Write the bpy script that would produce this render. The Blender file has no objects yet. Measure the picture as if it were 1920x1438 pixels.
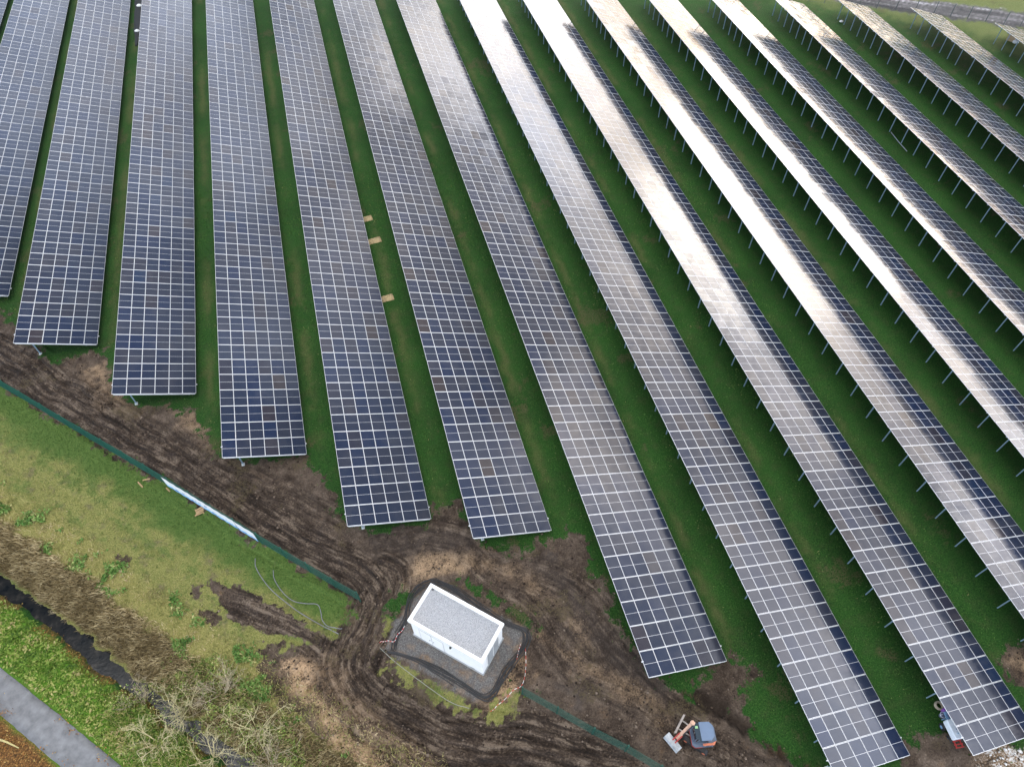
import bpy, math, random
import numpy as np
from mathutils import Vector, Matrix
random.seed(7); RNG = np.random.default_rng(11)
S = bpy.context.scene
COL = S.collection
R = math.radians

# ------------------------------------------------------------------ camera
F_PX, YAW, PITCH, ROLL = 1326.65, 0.2743, 0.9292, 0.0064
CAM = np.array([48.158, -24.353, 49.938])
cy, sy, cp, sp = math.cos(YAW), math.sin(YAW), math.cos(PITCH), math.sin(PITCH)
FWD = np.array([sy*cp, cy*cp, -sp]); _r = np.array([cy, -sy, 0.0]); _u = np.cross(_r, FWD)
RGT = math.cos(ROLL)*_r + math.sin(ROLL)*_u
UPV = -math.sin(ROLL)*_r + math.cos(ROLL)*_u
cd = bpy.data.cameras.new("camera"); cam = bpy.data.objects.new("camera", cd); COL.objects.link(cam)
cd.sensor_fit = 'HORIZONTAL'; cd.sensor_width = 36.0; cd.lens = F_PX/1920*36.0
cd.clip_start = 0.5; cd.clip_end = 9000
cam.matrix_world = Matrix(((RGT[0], UPV[0], -FWD[0], CAM[0]), (RGT[1], UPV[1], -FWD[1], CAM[1]),
                           (RGT[2], UPV[2], -FWD[2], CAM[2]), (0, 0, 0, 1)))
S.camera = cam

def G(px, py, z=0.0):
    """world point at height z seen at pixel (px,py) of the 1920x1438 photograph (used to survey the site)"""
    v = FWD + RGT*((px-960)/F_PX) - UPV*((py-719)/F_PX)
    t = (z-CAM[2])/v[2]
    p = CAM + t*v
    return (float(p[0]), float(p[1]))
def GP(pts, z=0.0): return [G(a, b, z) for a, b in pts]
def pix(P):
    v = np.asarray(P, float)-CAM; z = v@FWD
    return 960+F_PX*(v@RGT)/z, 719-F_PX*(v@UPV)/z, z

# ------------------------------------------------------------------ light
SUN_AZ, SUN_EL = R(51), R(5.5)
SD = Vector((math.sin(SUN_AZ)*math.cos(SUN_EL), math.cos(SUN_AZ)*math.cos(SUN_EL), math.sin(SUN_EL)))
ld = bpy.data.lights.new("sun", 'SUN'); sun = bpy.data.objects.new("sun", ld); COL.objects.link(sun)
ld.energy = 0.5; ld.angle = R(22); ld.color = (1.0, 0.93, 0.82)
sun.rotation_euler = SD.to_track_quat('Z', 'Y').to_euler()

W = bpy.data.worlds.new("World"); S.world = W; W.use_nodes = True
nt = W.node_tree; nt.nodes.clear()
class NB:
    """small node builder"""
    def __init__(s, tree): s.t = tree
    def n(s, typ, **kw):
        nd = s.t.nodes.new(typ)
        for k, v in kw.items():
            if k.startswith('i_'): nd.inputs[k[2:].replace('_', ' ')].default_value = v
            else: setattr(nd, k, v)
        return nd
    def l(s, a, b): s.t.links.new(a, b)
    def put(s, sock, v):
        if isinstance(v, bpy.types.NodeSocket): s.l(v, sock)
        else: sock.default_value = v
    def m(s, op, a, b=0.0, c=None, clamp=False):
        nd = s.t.nodes.new('ShaderNodeMath'); nd.operation = op; nd.use_clamp = clamp
        s.put(nd.inputs[0], a); s.put(nd.inputs[1], b)
        if c is not None: s.put(nd.inputs[2], c)
        return nd.outputs[0]
    def vm(s, op, a, b=None, out=0, scale=None):
        nd = s.t.nodes.new('ShaderNodeVectorMath'); nd.operation = op
        s.put(nd.inputs[0], a)
        if b is not None: s.put(nd.inputs[1], b)
        if scale is not None: s.put(nd.inputs['Scale'], scale)
        return nd.outputs[out]
    def mix(s, f, a, b, bt='MIX'):
        nd = s.t.nodes.new('ShaderNodeMix'); nd.data_type = 'RGBA'; nd.blend_type = bt
        s.put(nd.inputs[0], f)
        for sk, v in ((nd.inputs[6], a), (nd.inputs[7], b)):
            if isinstance(v, tuple) and len(v) == 3: v = (*v, 1)
            s.put(sk, v)
        return nd.outputs[2]
    def noise(s, vec, scale, det=4, rough=.55, col=False, dist=0.0):
        nd = s.t.nodes.new('ShaderNodeTexNoise'); nd.inputs['Scale'].default_value = scale
        nd.inputs['Detail'].default_value = det; nd.inputs['Roughness'].default_value = rough
        nd.inputs['Distortion'].default_value = dist
        if vec is not None: s.l(vec, nd.inputs['Vector'])
        return nd.outputs['Color' if col else 'Fac']
    def ramp(s, f, stops, interp='LINEAR'):
        nd = s.t.nodes.new('ShaderNodeValToRGB'); cr = nd.color_ramp; cr.interpolation = interp
        while len(cr.elements) < len(stops): cr.elements.new(.5)
        for e, (p, c) in zip(cr.elements, stops):
            e.position = p; e.color = (*c, 1) if isinstance(c, tuple) else (c, c, c, 1)
        s.put(nd.inputs[0], f); return nd.outputs[0]
    def mr(s, v, a, b, c=0.0, d=1.0, smooth=True):
        nd = s.t.nodes.new('ShaderNodeMapRange'); nd.interpolation_type = 'SMOOTHSTEP' if smooth else 'LINEAR'
        s.put(nd.inputs[0], v)
        for i, q in enumerate((a, b, c, d)): nd.inputs[i+1].default_value = q
        return nd.outputs[0]
b = NB(nt)
# broken winter overcast: bright haze toward the low sun, blue-grey gaps overhead
tc = b.n('ShaderNodeTexCoord'); dirv = b.vm('NORMALIZE', tc.outputs['Generated'])
sky = b.n('ShaderNodeTexSky'); sky.sky_type = 'NISHITA'; sky.sun_disc = False
sky.sun_elevation = SUN_EL; sky.sun_rotation = SUN_AZ; sky.air_density = 1.0; sky.dust_density = 1.5
sep = b.n('ShaderNodeSeparateXYZ'); b.l(dirv, sep.inputs[0])
zz = b.m('MAXIMUM', sep.outputs[2], 0.0)
den = b.m('ADD', zz, 0.16)
cx = b.m('DIVIDE', sep.outputs[0], den); cyy = b.m('DIVIDE', sep.outputs[1], den)
cmb = b.n('ShaderNodeCombineXYZ'); b.l(cx, cmb.inputs[0]); b.l(cyy, cmb.inputs[1])
cn = b.noise(cmb.outputs[0], 1.15, 6, .58, dist=.6)
cn2 = b.noise(cmb.outputs[0], 3.3, 4, .6)
cn3 = b.noise(cmb.outputs[0], 2.1, 3, .5)
dt = b.m('MAXIMUM', b.vm('DOT_PRODUCT', dirv, tuple(SD), out=1), 0.0)
hl = b.m('SQRT', b.m('ADD', b.m('MULTIPLY', sep.outputs[0], sep.outputs[0]), b.m('ADD', b.m('MULTIPLY', sep.outputs[1], sep.outputs[1]), 1e-4)))
da = b.m('DIVIDE', b.m('ADD', b.m('MULTIPLY', sep.outputs[0], math.sin(SUN_AZ)), b.m('MULTIPLY', sep.outputs[1], math.cos(SUN_AZ))), hl)
da = b.m('MAXIMUM', da, 0.0)                       # glare spreads sideways along the low cloud bank
zl = b.m('DIVIDE', b.m('SUBTRACT', sep.outputs[2], 0.075), 0.062)
g2 = b.m('MULTIPLY', b.m('MULTIPLY', b.m('POWER', da, 9.0), b.m('EXPONENT', b.m('MULTIPLY', b.m('MULTIPLY', zl, zl), -1.0))), 1.6)
g1 = b.m('MULTIPLY', b.m('POWER', dt, 2.6), 4.0)
hz = b.m('MULTIPLY', b.m('POWER', b.m('SUBTRACT', 1.0, zz), 3.0), 3.6)
lum = b.m('ADD', b.m('ADD', g1, g2), b.m('ADD', hz, 0.62))
lum = b.m('MULTIPLY', lum, b.mr(zz, 0.0, .075, .09, 1.0))      # added dimming low on the horizon, tames reflections at the far row ends
tex = b.mr(cn, .33, .68, .55, 1.25)
tex = b.m('MULTIPLY', tex, b.mr(cn2, .3, .7, .66, 1.26))
lum = b.m('MULTIPLY', lum, tex)
warm = b.mix(b.m('ADD', b.m('POWER', dt, 2.0), b.m('MULTIPLY', b.m('SUBTRACT', cn3, .5), 1.5), clamp=True), (.68, .89, 1.27), (1.09, .98, .87))
cl = b.vm('SCALE', warm, scale=b.m('MULTIPLY', lum, 10.0))
# added fill glow overhead and away from the sun, brightens ground and walls
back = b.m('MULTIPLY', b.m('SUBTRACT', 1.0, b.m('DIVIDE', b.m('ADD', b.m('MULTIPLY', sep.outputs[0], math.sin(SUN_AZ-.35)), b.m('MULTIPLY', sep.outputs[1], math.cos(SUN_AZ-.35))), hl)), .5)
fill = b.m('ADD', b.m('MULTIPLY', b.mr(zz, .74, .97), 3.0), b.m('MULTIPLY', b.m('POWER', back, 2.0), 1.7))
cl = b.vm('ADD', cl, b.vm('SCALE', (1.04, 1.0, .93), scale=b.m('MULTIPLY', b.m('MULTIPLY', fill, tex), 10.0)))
mask = b.mr(b.m('SUBTRACT', cn, b.m('MULTIPLY', b.m('MULTIPLY', b.m('MAXIMUM', b.m('SUBTRACT', zz, .45), 0.0), b.mr(zz, .76, .9, 1.0, 0.0)), .42)), .34, .54)
skyb = b.vm('SCALE', sky.outputs[0], scale=1.0)
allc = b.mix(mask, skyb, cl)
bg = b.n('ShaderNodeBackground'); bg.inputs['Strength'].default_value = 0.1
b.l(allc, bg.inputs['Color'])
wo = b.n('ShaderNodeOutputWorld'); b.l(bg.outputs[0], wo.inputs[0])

vs = S.view_settings; S.display_settings.display_device = 'sRGB'
vs.view_transform = 'Standard'; vs.look = 'None'; vs.exposure = 0.27; vs.gamma = 1.0
S.cycles.max_bounces = 6; S.cycles.diffuse_bounces = 3; S.cycles.glossy_bounces = 4
S.cycles.use_denoising = True

# ------------------------------------------------------------------ helpers
def link(o, parent=None):
    COL.objects.link(o)
    if parent is not None: o.parent = parent
    return o
def tag(o, label, cat=None, group=None, kind=None):
    if label: o['label'] = label
    if cat: o['category'] = cat
    if group: o['group'] = group
    if kind: o['kind'] = kind
    return o
def empty(name, loc, rz=0.0):
    o = bpy.data.objects.new(name, None); COL.objects.link(o); o.location = loc
    o.rotation_euler = (0, 0, rz); o.empty_display_size = .3
    return o
def structure(o, label=None):
    o['kind'] = 'structure'
    if label: o['label'] = label
    return o
class MB:
    """collects verts/faces/material indices, builds one mesh object"""
    def __init__(s): s.v = []; s.f = []; s.mi = []
    def add(s, vs, fs, mi=0):
        o = len(s.v); s.v += [tuple(p) for p in vs]
        s.f += [tuple(i+o for i in f) for f in fs]; s.mi += [mi]*len(fs)
    def box(s, c, d, rz=0.0, mi=0, bev=0.0, M=None):
        hx, hy, hz_ = d[0]/2, d[1]/2, d[2]/2
        if bev <= 0:
            vv = [(x, y, z) for z in (-hz_, hz_) for x, y in ((-hx, -hy), (hx, -hy), (hx, hy), (-hx, hy))]
            ff = [(3, 2, 1, 0), (4, 5, 6, 7), (0, 1, 5, 4), (1, 2, 6, 5), (2, 3, 7, 6), (3, 0, 4, 7)]
        else:
            e = min(bev, hx*.95, hy*.95, hz_*.95); vv = []; ff = []
            def ring(h, ins):
                return [(-hx+ins+(e-ins), -hy+ins, h), (hx-e, -hy+ins, h), (hx-ins, -hy+e, h), (hx-ins, hy-e, h), (hx-e, hy-ins, h), (-hx+e, hy-ins, h), (-hx+ins, hy-e, h), (-hx+ins, -hy+e, h)]
            for h, ins in ((-hz_, e*.6), (-hz_+e, 0), (hz_-e, 0), (hz_, e*.6)): vv += ring(h, ins)
            for k in range(3):
                for i in range(8):
                    j = (i+1) % 8; ff.append((k*8+i, k*8+j, (k+1)*8+j, (k+1)*8+i))
            ff.append(tuple(range(7, -1, -1))); ff.append(tuple(range(24, 32)))
        if M is None: M = Matrix.Translation(c) @ Matrix.Rotation(rz, 4, 'Z')
        s.add([M @ Vector(p) for p in vv], ff, mi)
    def bar(s, a, bb, w, h=None, mi=0):
        a, bb = Vector(a), Vector(bb); d = bb-a; L = d.length
        if L < 1e-6: return
        h = h or w
        q = d.to_track_quat('X', 'Z').to_matrix().to_4x4()
        s.box((0, 0, 0), (L, w, h), mi=mi, M=Matrix.Translation((a+bb)/2) @ q)
    def tube(s, pts, rad, n=6, mi=0, cap=True):
        pts = [Vector(p) for p in pts]; rs = rad if isinstance(rad, (list, tuple)) else [rad]*len(pts)
        o = len(s.v); vv = []; up = None
        for i, p in enumerate(pts):
            t = (pts[min(i+1, len(pts)-1)]-pts[max(i-1, 0)])
            if t.length < 1e-9: t = Vector((0, 0, 1))
            t.normalize()
            ref = Vector((0, 0, 1)) if abs(t.z) < .9 else Vector((1, 0, 0))
            if up is None: up = ref
            a = t.cross(up)
            if a.length < 1e-3: a = t.cross(ref)
            a.normalize(); bb = t.cross(a); up = bb*-1 if False else up
            for k in range(n):
                an = 2*math.pi*k/n; vv.append(p + (a*math.cos(an)+bb*math.sin(an))*rs[i])
        ff = []
        for i in range(len(pts)-1):
            for k in range(n):
                j = (k+1) % n; ff.append((i*n+k, i*n+j, (i+1)*n+j, (i+1)*n+k))
        if cap:
            ff.append(tuple(range(n-1, -1, -1))); ff.append(tuple((len(pts)-1)*n+k for k in range(n)))
        s.add(vv, ff, mi)
    def prism(s, poly, z0, z1, mi=0):
        n = len(poly); vv = [(x, y, z0) for x, y in poly]+[(x, y, z1) for x, y in poly]
        ff = [tuple(range(n-1, -1, -1)), tuple(range(n, 2*n))]+[(i, (i+1) % n, n+(i+1) % n, n+i) for i in range(n)]
        s.add(vv, ff, mi)
    def mesh(s, name, mats, smooth=False):
        me = bpy.data.meshes.new(name); me.from_pydata(s.v, [], s.f)
        for m in (mats if isinstance(mats, (list, tuple)) else [mats]): me.materials.append(m)
        me.polygons.foreach_set('material_index', s.mi)
        if smooth: me.polygons.foreach_set('use_smooth', [True]*len(s.f))
        me.update(); return me
    def build(s, name, mats, parent=None, smooth=False):
        return link(bpy.data.objects.new(name, s.mesh(name, mats, smooth)), parent)
def np_mesh(name, V, Fq, mats, mi=None, smooth=False):
    """fast mesh from numpy arrays; Fq (n,4) or (n,3)"""
    me = bpy.data.meshes.new(name); k = Fq.shape[1]; n = len(Fq)
    me.vertices.add(len(V)); me.vertices.foreach_set('co', np.ascontiguousarray(V, np.float32).ravel())
    me.loops.add(n*k); me.loops.foreach_set('vertex_index', np.ascontiguousarray(Fq, np.int32).ravel())
    me.polygons.add(n); me.polygons.foreach_set('loop_start', np.arange(0, n*k, k, dtype=np.int32))
    try: me.polygons.foreach_set('loop_total', np.full(n, k, np.int32))
    except Exception: pass
    for m in (mats if isinstance(mats, (list, tuple)) else [mats]): me.materials.append(m)
    if mi is not None: me.polygons.foreach_set('material_index', np.asarray(mi, np.int32))
    if smooth: me.polygons.foreach_set('use_smooth', np.ones(n, bool))
    me.update(calc_edges=True); me.validate()
    return me
def attr(me, name, arr, domain='POINT'):
    a = me.attributes.new(name, 'FLOAT_COLOR', domain)
    a.data.foreach_set('color', np.ascontiguousarray(arr, np.float32).ravel())

# numpy value noise ---------------------------------------------------------
def _h(ix, iy, seed):
    n = (ix.astype(np.int64)*374761393 + iy.astype(np.int64)*668265263 + seed*974711) & 0x7fffffff
    n = ((n ^ (n >> 13))*1274126177) & 0x7fffffff
    n = (n ^ (n >> 16)) & 0xffff
    return n/65535.0
def vn(x, y, seed=0):
    ix, iy = np.floor(x), np.floor(y); fx, fy = x-ix, y-iy
    fx = fx*fx*(3-2*fx); fy = fy*fy*(3-2*fy)
    a, b2, c, d = _h(ix, iy, seed), _h(ix+1, iy, seed), _h(ix, iy+1, seed), _h(ix+1, iy+1, seed)
    return (a*(1-fx)+b2*fx)*(1-fy)+(c*(1-fx)+d*fx)*fy
def fbm(x, y, seed=0, o=4, g=.5):
    t = np.zeros_like(x); a = 1.0; sm = 0
    for i in range(o):
        t += a*vn(x, y, seed+i*17); sm += a; a *= g; x = x*2.03+11.3; y = y*2.03+5.7
    return t/sm
def sstep(v, a, b2):
    t = np.clip((v-a)/(b2-a), 0, 1); return t*t*(3-2*t)
def polydist(X, Y, poly):
    """signed distance (+ inside) to a closed polygon"""
    P = np.array(poly); d2 = np.full(X.shape, 1e18); ins = np.zeros(X.shape, bool)
    for (ax, ay), (bx, by) in zip(P, np.roll(P, -1, 0)):
        ex, ey = bx-ax, by-ay; t = np.clip(((X-ax)*ex+(Y-ay)*ey)/(ex*ex+ey*ey+1e-12), 0, 1)
        d2 = np.minimum(d2, (X-ax-t*ex)**2+(Y-ay-t*ey)**2)
        c = ((ay > Y) != (by > Y)) & (X < (bx-ax)*(Y-ay)/((by-ay)+1e-12)+ax); ins ^= c
    d = np.sqrt(d2); return np.where(ins, d, -d)
def linedist(X, Y, line):
    """(signed lateral distance, arc length) to a polyline; + on the left of its direction"""
    P = np.array(line); d2 = np.full(X.shape, 1e18); lat = np.zeros(X.shape); s = np.zeros(X.shape); acc = 0.0
    for i in range(len(P)-1):
        (ax, ay), (bx, by) = P[i], P[i+1]; ex, ey = bx-ax, by-ay; L = math.hypot(ex, ey)
        t = np.clip(((X-ax)*ex+(Y-ay)*ey)/(L*L), 0, 1)
        q = (X-ax-t*ex)**2+(Y-ay-t*ey)**2; m = q < d2
        sg = np.where((ex*(Y-ay)-ey*(X-ax)) >= 0, 1.0, -1.0)
        d2 = np.where(m, q, d2); lat = np.where(m, sg*np.sqrt(q), lat); s = np.where(m, acc+t*L, s); acc += L
    return lat, s
def spline(pts, n=8):
    P = [np.array(p, float) for p in pts]; P = [2*P[0]-P[1]]+P+[2*P[-1]-P[-2]]; out = []
    for i in range(1, len(P)-2):
        for k in range(n):
            t = k/n; a, b2, c, d = P[i-1], P[i], P[i+1], P[i+2]
            out.append(.5*((2*b2)+(-a+c)*t+(2*a-5*b2+4*c-d)*t*t+(-a+3*b2-3*c+d)*t**3))
    out.append(P[-2]); return [tuple(float(v) for v in p) for p in out]

# ------------------------------------------------------------------ materials
def mat(name, color, rough=.6, metal=0.0, var=.12, scale=6.0, bump=0.0, bscale=30.0, spec=.5, coord='Object'):
    m = bpy.data.materials.new(name); m.use_nodes = True; t = m.node_tree; B = NB(t)
    p = t.nodes['Principled BSDF']; p.inputs['Roughness'].default_value = rough
    p.inputs['Metallic'].default_value = metal; p.inputs['Specular IOR Level'].default_value = spec
    c = B.n('ShaderNodeTexCoord'); v = c.outputs[coord]
    n = B.noise(v, scale, 5, .6)
    k = B.mr(n, .3, .7, 1-var, 1+var, False)
    B.l(B.vm('SCALE', tuple(color[:3]), scale=k), p.inputs['Base Color'])
    if bump > 0:
        bn = B.n('ShaderNodeBump'); bn.inputs['Strength'].default_value = bump; bn.inputs['Distance'].default_value = .02
        B.l(B.noise(v, bscale, 4, .6), bn.inputs['Height']); B.l(bn.outputs[0], p.inputs['Normal'])
    return m
M = {}
M['alu'] = mat('aluminium_frame', (.60, .61, .63), .45, 0.0, .06, 3)
M['galv'] = mat('galvanised_steel', (.33, .37, .41), .45, .5, .2, 5)
M['galv_blue'] = mat('galvanised_post', (.27, .38, .46), .5, .3, .15, 4)
M['backsheet'] = mat('module_backsheet', (.05, .055, .07), .5, 0, .05)
M['concrete_pad'] = mat('footing_concrete', (.55, .58, .58), .8, 0, .15, 9)

def glass_mat():
    m = bpy.data.materials.new('solar_glass'); m.use_nodes = True; t = m.node_tree; B = NB(t)
    p = t.nodes['Principled BSDF']
    uv = B.n('ShaderNodeUVMap'); sp_ = B.n('ShaderNodeSeparateXYZ'); B.l(uv.outputs[0], sp_.inputs[0])
    u, v = sp_.outputs[0], sp_.outputs[1]      # u along the module's long side (0..1.66 m), v across (0..1.04 m)
    LU, LV = 1.638, 1.020
    def band(x, c, w): return B.m('LESS_THAN', B.m('ABSOLUTE', B.m('SUBTRACT', x, c)), w)
    white = band(u, LU/2, .010)
    for x, L, e in ((u, LU, .020), (v, LV, .009)):
        white = B.m('MAXIMUM', white, B.m('MAXIMUM', B.m('LESS_THAN', x, e), B.m('GREATER_THAN', x, L-e)))
    # fine cell gaps
    cu = B.m('LESS_THAN', B.m('FRACT', B.m('DIVIDE', u, .0794)), .03)
    cv = B.m('LESS_THAN', B.m('FRACT', B.m('DIVIDE', v, .1607)), .014)
    gaps = B.m('MULTIPLY', B.m('MAXIMUM', cu, cv), .35)
    at = B.n('ShaderNodeAttribute'); at.attribute_name = 'tint'; rnd = at.outputs['Fac']
    geo = B.n('ShaderNodeNewGeometry'); pos = geo.outputs['Position']
    cell = B.ramp(rnd, [(0, (.012, .021, .052)), (.3, (.017, .024, .046)), (.55, (.023, .027, .044)), (.8, (.030, .026, .034)), (.93, (.034, .027, .030)), (1, (.012, .024, .056))])
    bc = B.mix(gaps, cell, (.10, .11, .14))
    bc = B.mix(white, bc, (.58, .59, .62))
    dust = B.noise(pos, .55, 4, .6)
    bc = B.mix(B.mr(dust, .45, .8, 0, .05), bc, (.35, .32, .27))
    B.l(bc, p.inputs['Base Color'])
    B.l(B.mr(B.noise(pos, 2.2, 3, .6), .3, .7, .11, .17), p.inputs['Roughness'])
    p.inputs['IOR'].default_value = 1.5; p.inputs['Specular IOR Level'].default_value = .52   # anti-reflective coating
    # cell strings lie very slightly out of plane: streaks across the module
    mp = B.n('ShaderNodeMapping'); mp.inputs['Scale'].default_value = (.9, 11.0, 1.0); B.l(pos, mp.inputs[0])
    st = B.noise(mp.outputs[0], 1.0, 3, .7)
    mp2 = B.n('ShaderNodeMapping'); mp2.inputs['Scale'].default_value = (1.6, 1.2, 1.0); B.l(pos, mp2.inputs[0])
    wv = B.noise(mp2.outputs[0], .8, 2, .5)
    tx = B.m('ADD', B.m('MULTIPLY', B.m('SUBTRACT', st, .5), .045), B.m('MULTIPLY', B.m('SUBTRACT', wv, .5), .03))
    cmb = B.n('ShaderNodeCombineXYZ'); B.l(tx, cmb.inputs[0])
    B.l(B.m('MULTIPLY', B.m('SUBTRACT', wv, .5), .02), cmb.inputs[1])
    B.l(B.vm('NORMALIZE', B.vm('ADD', geo.outputs['Normal'], cmb.outputs[0])), p.inputs['Normal'])
    return m
M['glass'] = glass_mat()

# ------------------------------------------------------------------ solar rows
PITCHX, TILT, LMOD, CW, HU = 8.5582, .3298, 1.6803, 1.058, 2.70
CT, ST = math.cos(TILT), math.sin(TILT)
Y0 = {0: 42.4, 1: 33.81, 2: 25.22, 3: 17.20, 4: 8.62, 5: .33, 6: -2.985, 7: -15.19, 8: -23.44, 9: -24.516}
YE = {12: 69.4, 13: 67.0, 14: 62.1, 15: 57.0, 16: 50.75}
for k in range(10, 17): Y0[k] = -24.516
for k in range(0, 12): YE[k] = max(69.4+4.6*(12-k)*.8, 0)
ORD = ['first', 'second', 'third', 'fourth', 'fifth', 'sixth', 'seventh', 'eighth', 'ninth', 'tenth', 'eleventh', 'twelfth', 'thirteenth', 'fourteenth', 'fifteenth', 'sixteenth', 'seventeenth']
ROWLAB = {
 0: 'solar panel row of which only a sliver shows in the top left corner',
 1: 'solar panel row cut off by the left edge, ending above the muddy track',
 2: 'blue-black solar panel row whose near end shows two white footings by the mud',
 3: 'dark solar panel row just left of the one ending above the banner',
 4: 'dark blue solar panel row ending above the white and blue fence banner',
 5: 'solar panel row beside the three straw mats, its near end above the churned mud',
 6: 'solar panel row ending straight above the white transformer building',
 7: 'solar panel row ending in brown soil right of the white transformer building',
 8: 'solar panel row running out of the bottom edge beside the small excavator',
 9: 'solar panel row overhanging the white trolley and the cable coil at bottom right',
 10: 'solar panel row with bright glare, just right of the row above the trolley',
 11: 'solar panel row with the strongest white glare along its high edge',
 12: 'solar panel row just right of the one with the strongest white glare',
 13: 'solar panel row leaving the top edge, nearest to the three visible row ends',
 14: 'pale solar panel row, longest of the three with far ends at top right',
 15: 'pale solar panel row, middle of the three with far ends at top right',
 16: 'short pale solar panel row at the far top right corner beside the beige crate'}
# one module in local axes: x across the slope (downhill), y along the row, z normal
MW, ML, MT, FR = 1.046, 1.664, .035, .013
def module_geo():
    a, c = MW/2, ML/2; ia, ic = a-FR, c-FR
    V = [(-a, -c, 0), (a, -c, 0), (a, c, 0), (-a, c, 0), (-ia, -ic, 0), (ia, -ic, 0), (ia, ic, 0), (-ia, ic, 0),
         (-a, -c, -MT), (a, -c, -MT), (a, c, -MT), (-a, c, -MT), (-ia, -ic, -.003), (ia, -ic, -.003), (ia, ic, -.003), (-ia, ic, -.003)]
    Fc = [(12, 13, 14, 15), (0, 1, 5, 4), (1, 2, 6, 5), (2, 3, 7, 6), (3, 0, 4, 7), (0, 8, 9, 1), (1, 9, 10, 2), (2, 10, 11, 3), (3, 11, 8, 0), (11, 10, 9, 8)]
    return np.array(V, float), np.array(Fc), [0]+[1]*8+[2]
MV, MF, MI = module_geo()
MUV = np.zeros((len(MF), 4, 2))
for q, vi in enumerate(MF[0]): MUV[0, q] = (MV[vi][1]+ML/2-FR, MV[vi][0]+MW/2-FR)
def module_mesh(name, mats4, tints):
    n = len(mats4); V = np.zeros((n, len(MV), 3))
    for i, m4 in enumerate(mats4): V[i] = MV@m4[:3, :3].T + m4[:3, 3]
    Fq = (MF[None]+(np.arange(n)*len(MV))[:, None, None]).reshape(-1, 4)
    me = np_mesh(name, V.reshape(-1, 3), Fq, [M['glass'], M['alu'], M['backsheet']], np.tile(MI, n))
    uvl = me.uv_layers.new(name='UVMap'); uvl.data.foreach_set('uv', np.tile(MUV, (n, 1, 1)).astype(np.float32).ravel())
    tt = np.repeat(np.asarray(tints), len(MF)); attr(me, 'tint', np.stack([tt, tt, tt, np.ones_like(tt)], 1), 'FACE')
    return me
VARS = [module_mesh('solar_module', [np.eye(4)], [t]) for t in np.linspace(0, 1, 14)]
def rot4(rx, ry, rz=0.0): return np.array(Matrix.Rotation(ry, 4, 'Y') @ Matrix.Rotation(rx, 4, 'X'))
TL4 = np.array(Matrix.Rotation(TILT, 4, 'Y'))

post_m = MB(); post_m.box((0, 0, .5), (.10, .07, 1.0)); 
def post_mesh(name, h, foot):
    m = MB(); m.box((0, 0, h/2-.2), (.09, .012, h+.4)); m.box((-.045, .03, h/2-.2), (.012, .06, h+.4)); m.box((.045, .03, h/2-.2), (.012, .06, h+.4))
    if foot: m.box((0, .02, .03), (.24, .24, .10), mi=1)
    return m.mesh(name, [M['galv_blue'], M['concrete_pad']])
DF, DR = .85, 4.75                      # post offsets from the high edge, measured along the ground
hF = HU-DF*math.tan(TILT)-.16; hR = HU-DR*math.tan(TILT)-.16
PF, PR, PFF = post_mesh('front_post', hF, False), post_mesh('rear_post', hR, False), post_mesh('front_post', hF, True)
raf = MB(); raf.bar((.12, 0, HU-.12*math.tan(TILT)-.15), (5.9, 0, HU-5.9*math.tan(TILT)-.15), .06, .10)
RAF = raf.mesh('rafter', M['galv'])
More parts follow.
